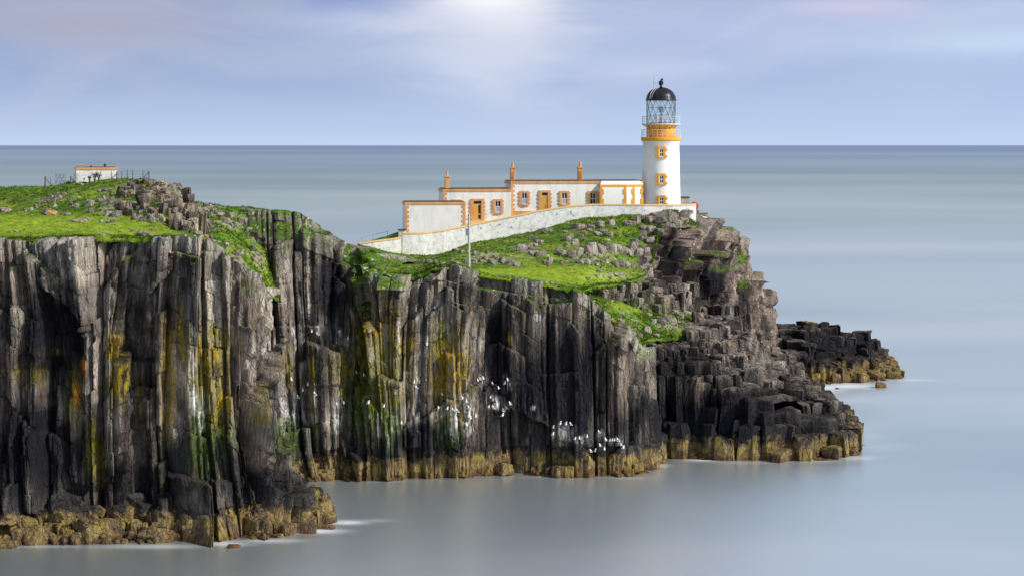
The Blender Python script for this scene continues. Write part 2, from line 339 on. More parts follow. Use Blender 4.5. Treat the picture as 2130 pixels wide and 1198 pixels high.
def densify(net, ds, dv, smooth_s=2.0):
    """control net [station][row] of (px,py[,Y]) -> dense grid (rows, cols, 3)"""
    S = len(net); K = max(len(r) for r in net)
    C = np.zeros((K, S, 3))
    for i, st in enumerate(net):
        for j in range(K):
            p = st[min(j, len(st) - 1)]
            Y = p[2] if len(p) > 2 else seaY(p[1])
            C[j, i] = wp(p[0], p[1], Y)
    # along s: Catmull-like by cubic on chord length of widest row, then linear + smoothing
    seg = np.linalg.norm(np.diff(C, axis=1), axis=2).max(0); cs = np.concatenate([[0], np.cumsum(seg)])
    segv = np.linalg.norm(np.diff(C, axis=0), axis=2).max(1); cv = np.concatenate([[0], np.cumsum(segv)])
    ns = int(cs[-1] / ds) + 1; nv = int(cv[-1] / dv) + 1
    S_ = np.linspace(0, cs[-1], ns); V_ = np.linspace(0, cv[-1], nv)
    T = np.stack([np.stack([np.interp(S_, cs, C[j, :, k]) for k in range(3)], -1) for j in range(K)], 0)   # K, ns, 3
    w = int(smooth_s / ds)
    if w > 1:
        ker = np.hanning(w * 2 + 3)[1:-1]; ker /= ker.sum(); h = len(ker) // 2
        Tp = np.pad(T, ((0, 0), (h, h), (0, 0)), mode='reflect', reflect_type='odd')
        T = np.apply_along_axis(lambda a: np.convolve(a, ker, 'valid'), 1, Tp)
    G = np.zeros((nv, ns, 3)); idx = np.clip(np.searchsorted(cv, V_, side='right') - 1, 0, K - 2)
    f = ((V_ - cv[idx]) / np.maximum(1e-9, cv[idx + 1] - cv[idx]))[:, None, None]
    G = T[idx] * (1 - f) + T[idx + 1] * f
    return G, S_, V_

def cliff(name, net, ds=0.12, dv=0.13, lv=((5, 30, 1.2, .6), (1.7, 7, .5, .6), (.6, 2.0, .14, .4)), step=0.8, stlv=1, seed=1,
          cap=5.0, warp=0.5, noise=0.35, smooth_s=2.0, tone=(0.215, 0.192, 0.163), crack=0.28, label=None, capdrop=0.25, tiltk=1.9, ledge=1.0, zlow=None, bias=0.0, calm=None, ragk=0.7):
    # a row under water and a cap going back under the turf
    net = [list(st) for st in net]
    G, S_, V_ = densify(net, ds, dv, smooth_s)
    nv, ns = G.shape[:2]
    # outward horizontal normal from a smoothed mid row
    mid = G.mean(0)[:, :2]; t = np.gradient(mid, axis=0); w = max(3, int(3 / ds))
    ker = np.ones(w) / w
    t = np.stack([np.convolve(np.pad(t[:, k], (w // 2, w - 1 - w // 2), 'edge'), ker, 'valid') for k in range(2)], -1)
    t /= np.linalg.norm(t, axis=1)[:, None] + 1e-9
    n = np.stack([t[:, 1], -t[:, 0]], -1)                                    # outward
    s = np.broadcast_to(S_[None, :], (nv, ns)); z = G[..., 2]
    hn = (G[..., 0] * n[None, :, 0] + G[..., 1] * n[None, :, 1])              # outward coordinate
    dz = np.gradient(z, axis=0); dh = np.gradient(hn, axis=0)
    slope = np.clip(dh / np.where(np.abs(dz) < 1e-4, 1e-4, dz), -5, 1.0)      # d(outward)/dz, usually negative
    su = s + warp * (fbm(s / 7, z / 14, s * 0, 2, seed + 7) - 0.5) * 3 + 0.10 * (fbm(s / 1.2, z / 3, s * 0 + 9, 2, seed + 17) - 0.5)
    disp = np.zeros_like(z) + bias; brand = np.zeros_like(z)
    cf = np.ones_like(z)
    if calm:
        pxm = CX + G[..., 0] * F / G[..., 1]; cf = 1 - (1 - calm[2]) * sstep(calm[0] - 12, calm[0] + 12, pxm) * sstep(calm[1] + 12, calm[1] - 12, pxm)
    for li, L_ in enumerate(lv):
        cw, ch, amp, facet = L_[:4]; ck = L_[4] if len(L_) > 4 else crack * (0.5 + 0.5 * (cw > 1)) * min(1, cw)
        col, tt, sc_, wid = cells1(su, cw, seed + 11 * li)
        hcol = ch * (0.6 + 0.9 * hsh(col, seed + 3 + li))
        tilt = (hsh(col, seed + 5 + li) - 0.5) * tiltk * wid
        zw = z if zlow is None else np.where(z > zlow, z, zlow - (zlow - z) * 0.2)
        zz = zw + tilt * (tt - 0.5) + 40 * hsh(col, seed + 9 + li) + min(0.3, 0.16 * tiltk + .04) * (vnoise(s / 0.9, z / 0.9, s * 0, seed + li) - 0.5)
        row, vv, zc_, hgt = cells1(zz, hcol, seed + 23 + li, col)
        hgt = hgt * 1.0
        r1 = hsh(col, 1, seed + li) - 0.5; r2 = hsh(col, row, seed + 31 + li) - 0.5
        pk = 0.25 + 0.5 * hsh(col, row, seed + 41 + li)
        fac = np.where(tt < pk, tt / pk, (1 - tt) / (1 - pk)) - 0.5            # two facets, like a hexagonal column
        lean = (vv - 0.5) * hgt * (hsh(col, row, seed + 47 + li) - 0.5) * 0.10
        d = amp * (1.1 * r1 + 1.3 * r2) + facet * wid * 0.45 * fac + lean
        edge = np.minimum(tt, 1 - tt) * wid
        d -= ck * (2.2 * hsh(col, seed + 88 + li) ** 1.5) * np.clip(1 - edge / (0.07 + 0.03 * cw), 0, 1)
        edv = np.minimum(vv, 1 - vv) * hgt
        d -= 0.8 * min(ck, .3) * np.clip(1 - edv / 0.13, 0, 1) * (hsh(col, row, seed + 77) > 0.35)
        disp += d * (cf if li >= 1 else 1)
        if li == 0: br0 = hsh(col, seed + 66)
        if li >= 1: brand += hsh(col, row, seed + 61 + li) * (0.6 if li == 1 else 0.4)
        if li == stlv:
            zmid = zz - (vv - 0.5) * hgt; disp += step * np.clip(slope * (zmid - zz), -3.0, 3.0)
    if len(lv) < 3: brand += 0.2
    brand = brand * cf + (1 - cf) * (0.35 + 0.35 * br0)
    disp += noise * (0.6 + 0.4 * cf) * (fbm(G[..., 0] / 1.3, G[..., 1] / 1.3, z / 2.0, 5, seed + 71, 0.6) - 0.5) * 2
    # calm at the sides / under water
    vtop = V_[-1] - V_
    dtop = np.broadcast_to(z[-1][None, :] - z, z.shape) 
    dtop = np.abs(dtop)
    # ragged top: raise or drop each column near its head
    col, tt, sc_, wid = cells1(su, 1.1, seed + 99)
    rag = (hsh(col, seed + 100) - 0.65) * ragk
    P = G.copy()
    P[..., 0] += n[None, :, 0] * disp; P[..., 1] += n[None, :, 1] * disp
    P[..., 2] += rag * sstep(2.5, 0.0, dtop) + 0.12 * (fbm(G[..., 0] / .8, G[..., 1] / .8, z, 3, seed + 5) - 0.5)
    # cap rows
    rows = []
    top = P[-1]
    nm = int(cap / 0.35)
    for k in range(1, nm + 1):
        q = top.copy(); d = cap * k / nm
        q[:, 0] -= n[:, 0] * d; q[:, 1] -= n[:, 1] * d
        f = sstep(0, 1.2, np.array([d]))[0]
        q[:, 2] = (top[:, 2] * (1 - f) + (G[-1][:, 2] + 0.15 * f) * f) - capdrop * max(0, d - 0.8) + 0.35 * (fbm(q[:, 0] / 1.5, q[:, 1] / 1.5, q[:, 0] * 0, 3, seed) - 0.5)
        rows.append(q)
    bot = P[0].copy(); bot[:, 2] = -2.0; bot[:, :2] += n * 0.5
    P = np.concatenate([bot[None], P, np.array(rows)], 0)
    s2 = np.concatenate([s[:1], s, np.repeat(s[:1], nm, 0)], 0)
    br = np.concatenate([brand[:1], brand, np.repeat(brand[-1:], nm, 0)], 0)
    dt = np.concatenate([dtop[:1], dtop, np.zeros((nm, ns))], 0)
    e1 = np.gradient(P, axis=0); e2 = np.gradient(P, axis=1); nr = np.cross(e2, e1); nr /= np.linalg.norm(nr, axis=2)[..., None] + 1e-9
    up = nr[..., 2]
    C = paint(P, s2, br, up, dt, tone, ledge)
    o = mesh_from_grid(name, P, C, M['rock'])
    tag(o, label, None, None, 'structure'); return o, P, n

def columns(name, net, size, seed, amp=0.3, quant=1.5, tone=(0.25, 0.23, 0.21), zmin=-2.0, big=4.0, ledge=0.0, lowbig=0.35, cellamp=0.45, qmix=0.75, capup=9.0, xs=1.0, rough=0.5):
    """columnar rock: Voronoi prisms standing on the surface described by the control net"""
    G, S_, V_ = densify(net, 0.25, 0.2, 1.5)
    P = G.reshape(-1, 3); res = 0.5; x0, y0 = P[:, 0].min() - 1, P[:, 1].min() - 1
    nx = int((P[:, 0].max() - x0 + 2) / res); ny = int((P[:, 1].max() - y0 + 2) / res)
    H = np.full((ny, nx), -99.0); ix = ((P[:, 0] - x0) / res).astype(int); iy = ((P[:, 1] - y0) / res).astype(int)
    np.maximum.at(H, (iy, ix), P[:, 2])
    for it in range(2):                                   # close pin holes
        Hp = np.pad(H, 1, constant_values=-99); nb = np.stack([Hp[1+a:ny+1+a, 1+b:nx+1+b] for a in (-1, 0, 1) for b in (-1, 0, 1)])
        cnt = (nb > -50).sum(0); mean = np.where(nb > -50, nb, 0).sum(0) / np.maximum(cnt, 1); H = np.where((H < -50) & (cnt >= 5), mean, H)
    def look(x, y):
        i = np.clip(((x - x0) / res).astype(int), 0, nx - 1); j = np.clip(((y - y0) / res).astype(int), 0, ny - 1); return H[j, i]
    gx = np.arange(-5, int(nx * res / size / xs) + 5); gy = np.arange(-5, int(ny * res / size / 0.9) + 5)
    I, J = np.meshgrid(gx, gy, indexing='ij')
    sx = x0 + xs * (I + 0.5 * (J % 2) + 0.72 * (hsh(I, J, seed) - .5)) * size; sy = y0 + (J + 0.72 * (hsh(I, J, seed + 1) - .5)) * size * 0.9
    sx = sx + 0.5 * (fbm(sx / 3, sy / 3, sx * 0, 2, seed) - .5) * size; zc0 = look(sx, sy)
    pr = np.clip(0.25 + 1.5 * (fbm(sx / 6, sy / 6, sx * 0, 2, seed + 8) - .5) + lowbig * sstep(12, 6.5, zc0), 0.12, 0.82); alive = hsh(I, J, seed + 2) > pr   # removed seeds leave larger blocks
    zc = look(sx, sy); ok = zc > -50
    bi = np.floor(sx / big + 0.8 * fbm(sx / 5, sy / 5, sx * 0, 2, seed + 3)); bj = np.floor(sy / big + 0.8 * fbm(sx / 5, sy / 5, sx * 0 + 4, 2, seed + 3))
    zj = zc + (hsh(bi, bj, seed + 5) - .5) * amp * 2.6
    zq = np.round(zj / quant + 0.3 * (hsh(bi, bj, seed + 6) - .5)) * quant
    r7 = hsh(I, J, seed + 7); zt = (1 - qmix) * zj + qmix * zq + (r7 - .5) * amp * cellamp - np.where(r7 > 0.88, amp * 1.8, 0) + np.where(r7 < 0.06, amp * 1.2, 0)
    zt = np.minimum(zt, zc + capup); zt = np.where(ok, zt, zmin)
    verts = []; faces = []; A_b = []; A_up = []
    rs = np.random.RandomState(seed); n0, n1 = I.shape
    for a in range(4, n0 - 4):
        for b in range(4, n1 - 4):
            if not ok[a, b] or not alive[a, b]: continue
            cx, cy = sx[a, b], sy[a, b]; poly = [(cx - 3*size, cy - 3*size), (cx + 3*size, cy - 3*size), (cx + 3*size, cy + 3*size), (cx - 3*size, cy + 3*size)]; low = zt[a, b]
            for da in range(-4, 5):
                for db in range(-4, 5):
                    if (da == 0 and db == 0) or not alive[a + da, b + db]: continue
                    qx, qy = sx[a+da, b+db], sy[a+da, b+db]; mx, my = (cx + qx) / 2, (cy + qy) / 2; dx, dy = qx - cx, qy - cy
                    out = []; L = len(poly)
                    for k in range(L):
                        p, q = poly[k], poly[(k+1) % L]; dp = (p[0]-mx)*dx + (p[1]-my)*dy; dq = (q[0]-mx)*dx + (q[1]-my)*dy
                        if dp <= 0: out.append(p)
                        if (dp < 0 < dq) or (dq < 0 < dp): t = dp / (dp - dq); out.append((p[0] + t*(q[0]-p[0]), p[1] + t*(q[1]-p[1])))
                    if len(out) != L or dx * dx + dy * dy < (2.2 * size) ** 2: low = min(low, zt[a+da, b+db])
                    poly = out
                    if len(poly) < 3: break
                if len(poly) < 3: break
            if len(poly) < 3: continue
            top = zt[a, b]; low = max(min(low, top) - 0.6, zmin)
            pts = []
            for k in range(len(poly)):
                p, q = poly[k], poly[(k+1) % len(poly)]; l = math.hypot(q[0]-p[0], q[1]-p[1])
                if l < 0.05: continue
                pts.append(p)
                if l > 0.5: j = rs.uniform(-.07, .07); pts.append(((p[0]+q[0])/2 + j*(q[1]-p[1])/l, (p[1]+q[1])/2 - j*(q[0]-p[0])/l))
            m = len(pts)
            if m < 3: continue
            ccx = sum(p[0] for p in pts)/m; ccy = sum(p[1] for p in pts)/m; rad = max(0.2, sum(math.hypot(p[0]-ccx, p[1]-ccy) for p in pts)/m)
            sh = 1 - 0.018 / rad
            levels = [(low, 1.0)]; z = low + rs.uniform(.5, 1.5)
            while z < top - 0.5:
                levels.append((z - 0.03, 1.0)); levels.append((z, 0.93)); levels.append((z + 0.05, 1.0)); z += rs.uniform(.7, 2.6)
            tx, ty = rs.uniform(-.12, .12, 2)
            def zt_(x, y, zz): return zz + tx * (x - ccx) + ty * (y - ccy)
            levels += [(top - 0.08 - rs.uniform(0, .16), 1.0)]
            rings = []; ox = oy = 0.0; sc_ = 1.0; lx, ly_ = rs.uniform(-.07, .07, 2)
            chip = np.where(rs.rand(m) < 0.33, rs.uniform(.12, .5, m) * min(rad, 1.0), 0.0); chip = np.minimum(chip, max(0.05, (top - low) * .5))
            br = 0.2 + 0.8 * rs.rand()
            for li, (zz, k) in enumerate(levels):
                if k == 1.0 and li % 3 == 1: ox, oy = rs.uniform(-.035, .035, 2); 
                if li % 3 == 0: sc_ = rs.uniform(.96, 1.03)
                base = len(verts); rings.append(base)
                for (x, y) in pts:
                    f = sh * k * sc_; verts.append((ccx + (x - ccx) * f + ox + lx * (zz - low) + rs.uniform(-.035, .035), ccy + (y - ccy) * f + oy + ly_ * (zz - low) + rs.uniform(-.035, .035), zt_(x, y, zz) - chip[len(verts) - base] if li == len(levels) - 1 else zz)); A_b.append(br); A_up.append(0.0)
            for r0, r1 in zip(rings[:-1], rings[1:]):
                for k in range(m): faces.append((r0 + k, r0 + (k+1) % m, r1 + (k+1) % m, r1 + k))
            r0 = rings[-1]; r1 = len(verts)
            for pi, (x, y) in enumerate(pts):
                f = sh * 0.90 * rs.uniform(.94, 1.05) * (0.68 if chip[pi] > 0 else 1.0); verts.append((ccx + (x - ccx) * f + lx * (top - low), ccy + (y - ccy) * f + ly_ * (top - low), zt_(x, y, top + rs.uniform(-.03, .03)))); A_b.append(br); A_up.append(0.7)
            for k in range(m): faces.append((r0 + k, r0 + (k+1) % m, r1 + (k+1) % m, r1 + k))
            verts.append((ccx + lx * (top - low), ccy + ly_ * (top - low), top + rs.uniform(-.02, .08))); A_b.append(br); A_up.append(1.0); c_ = len(verts) - 1
            for k in range(m): faces.append((r1 + k, r1 + (k+1) % m, c_))
    V = np.array(verts)
    for k_ in range(3):
        a_ = rough * (1.25, 1.25, 0.7)[k_]
        V[:, k_] += a_ * (fbm(V[:, 0] / 1.6, V[:, 1] / 1.6, V[:, 2] / 1.6 + 31 * k_, 4, seed + 200 + k_, 0.6) - 0.5)
    verts = [tuple(v) for v in V]
    me = bpy.data.meshes.new(name); me.from_pydata(verts, [], faces); me.update()
    V = np.array(verts)[:, None, :]; br = np.array(A_b)[:, None]; up = np.array(A_up)[:, None]
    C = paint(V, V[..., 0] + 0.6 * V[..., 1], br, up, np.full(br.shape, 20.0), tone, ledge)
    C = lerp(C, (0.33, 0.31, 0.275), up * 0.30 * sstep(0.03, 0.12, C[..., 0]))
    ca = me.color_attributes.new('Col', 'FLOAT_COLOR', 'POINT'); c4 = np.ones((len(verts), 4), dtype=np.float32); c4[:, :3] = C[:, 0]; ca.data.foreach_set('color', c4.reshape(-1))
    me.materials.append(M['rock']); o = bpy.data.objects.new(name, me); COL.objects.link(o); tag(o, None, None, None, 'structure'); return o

# ---- near sea cliff
near = [
 [(-420,1125),(-420,1060,191),(-420,900,193.5),(-420,700,195),(-420,600,196),(-420,498,198)],
 [(-150,1132),(-150,1060,191),(-150,900,193.5),(-150,700,195),(-150,600,196),(-150,498,198)],
 [(0,1132),(0,1062,191),(0,900,193),(0,700,195),(0,600,196),(0,498,197.5)],
 [(70,1130),(70,1062,191),(70,900,192.5),(75,700,194.5),(75,600,196),(75,498,197.5)],
 [(120,1128),(120,1062,191),(125,900,192),(130,700,193.2),(130,600,195.5),(130,495,197)],
 [(180,1128),(180,1062,190.5),(180,900,190.8),(190,700,192),(195,600,194),(200,492,195.5)],
 [(240,1126),(240,1062,190.5),(240,900,190.7),(240,700,191.8),(240,600,194.5),(240,491,196.5)],
 [(290,1124),(285,1062,191.5),(280,900,193),(280,700,194.5),(280,600,195.5),(290,493,196.5)],
 [(340,1122),(335,1060,191.5),(330,900,193),(330,700,193.5),(335,600,194.2),(340,494,195.3)],
 [(400,1120),(400,1060,192.5),(392,900,194.5),(385,700,195),(385,600,195.3),(385,490,196)],
 [(450,1122),(450,1055,192.5),(440,900,195),(430,700,196),(425,600,196.5),(425,492,197.5)],
 [(500,1122),(495,1050,192.5),(480,900,194.5),(475,720,195.5),(470,620,196),(465,528,197.5)],
 [(560,1114),(553,1050,193.5),(525,960,195.2),(512,820,196.5),(506,680,197.5),(500,545,199)],
 [(630,1100),(612,1050,195),(570,980,197.3),(544,880,199),(537,720,200),(533,572,201.5)],
 [(688,1085),(655,1038,198.5),(605,985,201),(566,910,202.5),(551,760,203.5),(547,600,205)],
 [(690,1070),(640,1015,203),(580,930,206),(548,800,209),(545,700,212),(545,605,214)],
 [(640,1030),(600,990,212),(550,900,216),(530,800,219),(525,700,221),(520,600,226)],
]
lvn = ((6.0, 22, 2.3, .40, 1.3), (2.6, 6.5, 1.15, .95, .55), (1.15, 3.2, .42, .85, .20), (0.5, 1.4, .12, .6, .06))
cliff('near_sea_cliff', near, 0.11, 0.12, lvn, 0.6, 1, 3, 4.0, 0.35, 0.28, smooth_s=1.2)

skirt = [
 [(-300,1132),(-300,1085,191),(-300,1060,195)],[(0,1134),(0,1090,190.5),(0,1062,194.5)],[(150,1130),(150,1085,190.5),(150,1055,194.5)],[(300,1128),(300,1085,191),(300,1055,195)],
 [(420,1123),(420,1082,191),(420,1040,196)],[(520,1123),(520,1075,191.8),(512,1012,197)],[(600,1113),(598,1060,194.5),(588,995,200)],[(655,1100),(645,1052,197.5),(615,1003,203)],[(693,1086),(682,1052,200.5),(655,1022,206)],[(688,1075),(675,1050,206),(640,1020,210)],
]
columns('shore_platform', skirt, 0.8, 131, amp=0.75, quant=0.9, tone=(0.16, 0.145, 0.13), big=2.4, lowbig=0.1, cellamp=1.0, qmix=0.5)

# ---- mid cliff and the dark nose
mid = [
 [(450,1000),(450,940,224),(440,800,227),(430,650,228),(425,560,230),(420,480,235),(415,436,240)],
 [(520,1000),(515,940,222),(500,800,224),(480,650,225),(470,560,228),(464,490,234),(460,440,240)],
 [(600,1000),(580,940,224),(565,800,226),(560,680,227.5),(555,590,229),(552,510,233),(550,438,239)],
 [(660,1000),(645,940,224),(635,800,226),(630,680,228),(625,590,230.5),(622,510,233),(620,443,238)],
 [(720,1000),(712,935,224),(705,800,226),(700,680,229),(695,600,232),(692,540,234),(690,484,238)],
 [(755,998),(752,935,226),(748,800,229),(745,680,231),(742,610,233),(742,560,234.5),(742,516,238)],
 [(768,998),(765,932,224.8),(762,800,227),(758,690,228.8),(756,630,230),(756,585,231.8),(762,546,235)],
 [(785,998),(782,932,223.5),(778,800,225),(775,690,226.5),(775,640,227.5),(778,600,228.5),(785,566,231)],
 [(850,996),(848,932,223.2),(845,800,224.5),(848,690,226),(850,640,227),(855,600,228),(862,573,230)],
 [(905,996),(905,930,224),(905,800,225.3),(905,690,226.5),(905,620,227.5),(905,580,228.5),(908,552,231)],
 [(955,994),(955,930,224),(952,800,225),(950,690,226),(950,630,227),(950,590,228.5),(948,550,231)],
 [(985,990),(984,930,224.6),(982,800,225.6),(980,690,226.8),(982,640,227.7),(983,600,228.7),(985,566,231)],
 [(1002,988),(1000,930,228.3),(998,800,229),(998,690,229.6),(1000,640,230),(1002,600,230.5),(1004,570,232)],
 [(1060,987),(1058,930,227.6),(1055,800,228.2),(1055,700,229),(1056,650,229.5),(1057,610,230),(1060,577,231)],
 [(1140,990),(1140,930,227),(1138,800,227.6),(1138,700,228.2),(1138,650,228.8),(1138,620,229.5),(1138,590,230.5)],
 [(1205,990),(1205,930,226.8),(1205,800,227.4),(1205,720,228),(1205,670,228.5),(1205,630,229.2),(1205,603,230.5)],
 [(1255,990),(1255,930,226.8),(1253,800,227.4),(1252,740,228),(1250,700,228.5),(1250,665,229.3),(1247,637,231)],
 [(1300,989),(1299,930,227),(1297,830,227.6),(1295,770,228.2),(1294,730,229),(1293,700,230),(1290,668,232)],
 [(1345,984),(1338,930,228),(1332,850,228.6),(1328,800,229.2),(1326,765,230),(1324,740,231),(1320,708,233)],
 [(1361,972),(1356,925,230.5),(1346,860,231),(1340,810,232),(1338,775,233),(1334,750,234),(1328,722,236)],
 [(1358,960),(1354,915,236.5),(1344,860,237),(1338,810,238),(1335,770,239),(1331,745,240),(1326,722,241)],
 [(1337,919),(1336,880,253),(1330,840,253),(1328,800,253),(1326,770,253),(1322,740,253),(1318,705,253)],
]
lvm = ((4.9, 60, 0.95, .20, 1.4), (2.6, 9, .55, .45, .40), (1.2, 4.0, .26, .50, .14), (0.5, 1.6, .08, .45, .05))
_, PM, nM = cliff('mid_sea_cliff', mid, 0.11, 0.12, lvm, 0.6, 1, 21, 5.0, 0.30, 0.26, smooth_s=0.9, calm=(1000, 1325, 0.45), ragk=0.35)

# ---- stepped headland below the lighthouse
head = [
 [(1290,950),(1290,905,243),(1290,850,244),(1290,800,245),(1290,760,247),(1290,730,250),(1285,712,254),(1280,700,258)],
 [(1370,950),(1370,905,240.6),(1370,840,241),(1370,785,242),(1365,745,245),(1360,720,250),(1355,702,256),(1350,690,264)],
 [(1450,952),(1450,905,239.6),(1450,840,240),(1450,785,241.2),(1450,740,247),(1450,705,256),(1450,665,267),(1450,630,284)],
 [(1545,957),(1545,905,238.2),(1540,850,238.7),(1535,795,242),(1535,745,252),(1535,705,260),(1535,670,271),(1530,645,284)],
 [(1620,958),(1620,905,238.2),(1618,865,238.8),(1610,815,244.5),(1600,780,254),(1590,750,263),(1575,722,273),(1565,692,285)],
 [(1685,957),(1685,905,239.5),(1680,872,241.5),(1665,835,249),(1650,803,257),(1635,775,266),(1615,748,276),(1600,718,287)],
 [(1735,953),(1735,900,241),(1730,872,243.5),(1715,840,252),(1695,818,261),(1670,795,272),(1645,768,284),(1625,738,292)],
 [(1776,946),(1774,895,244),(1762,870,248),(1742,845,257),(1718,825,267),(1690,803,279),(1660,775,290),(1638,745,298)],
 [(1782,930),(1772,888,251),(1757,862,256),(1738,840,265),(1708,820,275),(1680,797,286),(1652,770,296),(1628,742,304)],
 [(1745,875),(1740,850,272),(1725,835,276),(1710,825,282),(1690,812,288),(1668,792,296),(1645,768,304),(1620,742,310)],
 [(1690,815),(1685,806,304),(1675,800,306),(1668,796,309),(1655,785,312),(1645,775,316),(1630,760,318),(1610,742,320)],
]
lvh = ((5.2, 4.5, .8, .30), (2.3, 2.2, .55, .45), (.95, 1.1, .22, .45), (0.4, .7, .06, .3))
columns('stepped_headland', head, 0.74, 41, amp=0.42, quant=1.35, tone=(0.19, 0.168, 0.15), big=6.0, lowbig=0.6, xs=1.25, rough=0.75, cellamp=0.22, qmix=1.0)

# ---- far skerry
far = [
 [(1560,795),(1560,770,318),(1560,740,322),(1560,710,328),(1560,690,336)],
 [(1610,800),(1610,772,316),(1610,740,320),(1610,708,326),(1608,682,334)],
 [(1650,802),(1650,772,314),(1650,738,316),(1650,704,322),(1650,676,332)],
 [(1690,800),(1690,768,314),(1692,740,316),(1692,708,324),(1690,673,332)],
 [(1740,797),(1745,768,316),(1742,742,320),(1740,712,328),(1738,676,336)],
 [(1790,796),(1800,770,318),(1800,748,323),(1795,716,332),(1790,684,338)],
 [(1840,790),(1840,764,324),(1838,750,329),(1828,735,334),(1818,706,340)],
 [(1866,786),(1862,768,326),(1858,758,330),(1850,744,336),(1840,728,343)],
 [(1866,765),(1862,757,337),(1856,750,339),(1848,742,343),(1838,732,348)],
 [(1830,745),(1826,742,352),(1820,738,353),(1815,735,354),(1805,728,356)],
]
lvf = ((5.0, 5, 1.2, .5), (2.4, 2.6, .8, .5), (1.1, 1.4, .3, .5))
columns('far_skerry', far, 0.85, 61, amp=0.7, quant=1.5, tone=(0.12, 0.11, 0.105), big=6, cellamp=0.2, xs=1.4, rough=0.9, capup=0.6, qmix=1.0)

# ---- cliff under the lighthouse
lhc = [
 [(1305,590,268),(1305,570,271),(1305,555,274),(1305,540,277),(1305,510,281),(1305,485,286)],
 [(1345,592,274),(1345,570,276),(1345,545,278),(1345,522,280.5),(1342,495,284),(1338,465,289)],
 [(1382,600,276),(1382,565,277),(1382,532,278.5),(1380,508,281),(1376,476,286),(1370,440,291.5)],
 [(1432,630,278),(1432,590,279),(1430,550,280),(1428,515,282),(1422,478,286.5),(1408,436,292)],
 [(1462,650,280),(1460,610,281),(1457,570,282),(1453,535,284),(1445,490,288),(1432,442,294)],
 [(1502,680,282),(1497,630,283),(1492,575,284),(1486,535,286),(1474,492,290),(1457,450,296)],
 [(1560,725,288),(1550,665,289),(1538,605,290),(1527,552,292.5),(1512,505,296),(1490,463,301)],
 [(1600,735,294),(1588,685,295),(1572,625,297.5),(1555,575,300),(1537,530,304),(1516,476,308)],
 [(1607,745,302),(1602,695,304),(1592,635,306.5),(1575,588,309),(1550,545,313),(1533,492,318)],
 [(1603,745,318),(1599,695,321),(1589,635,324),(1570,590,327),(1545,548,330),(1528,492,334)],
 [(1560,745,345),(1555,695,346),(1545,635,347),(1530,590,348),(1510,548,349),(1495,492,350)],
]
lvl = ((5.0, 14, 1.2, .5, .8), (2.2, 8, .6, .7, .35), (.9, 3.0, .25, .5, .12), (0.4, 1.2, .07, .3, .04))
cliff('lighthouse_cliff', lhc, 0.13, 0.13, ((5.5, 13, 1.0, .6, 1.0), (2.4, 5.5, .8, .8, .45), (.95, 2.4, .28, .6, .15), (0.4, .9, .07, .4, .05)), 0.9, 1, 83, 3.0, 0.6, 0.55, smooth_s=1.2, tone=(0.17, 0.135, 0.115), tiltk=0.7, ledge=0.0, bias=-1.1)

# ---- rocky terrace between the two lawns and the crag at the end of the hut hill
ter = [
 [(1185,640,243),(1185,628,244),(1190,612,245),(1195,602,246)],
 [(1222,628,250),(1222,615,251),(1222,604,252),(1222,594,254)],
 [(1262,636,257),(1262,620,258),(1262,602,260),(1262,588,263)],
 [(1310,640,262),(1310,622,263),(1310,602,265),(1310,586,268)],
 [(1360,645,266),(1360,622,267),(1360,602,269),(1360,576,274)],
 [(1405,652,269),(1405,626,270),(1405,602,273),(1405,580,279)],
 [(1450,660,272),(1446,640,274),(1444,622,278),(1440,602,284)],
]
columns('rock_terrace', ter, 0.75, 97, amp=0.25, quant=0.9, tone=(0.25, 0.22, 0.185), cellamp=0.4, xs=1.2, rough=0.6, qmix=0.9)
crag = [
 [(292,470,214),(290,440,218),(286,405,224),(282,376,233)],
 [(318,478,211.5),(315,445,215),(310,405,222),(305,373,232)],
 [(345,484,210),(343,450,213.5),(338,415,219),(332,382,229)],
 [(372,490,209),(368,455,213),(360,420,218),(348,393,228)],
 [(392,500,211),(388,470,216),(378,438,222),(360,405,232)],
 [(395,505,222),(388,475,228),(378,445,233),(362,412,240)],
]
columns('hill_crag', crag, 0.75, 113, amp=0.12, quant=0.5, tone=(0.24, 0.205, 0.15), cellamp=0.5, rough=1.1, lowbig=0.0, capup=0.05, qmix=0.4)

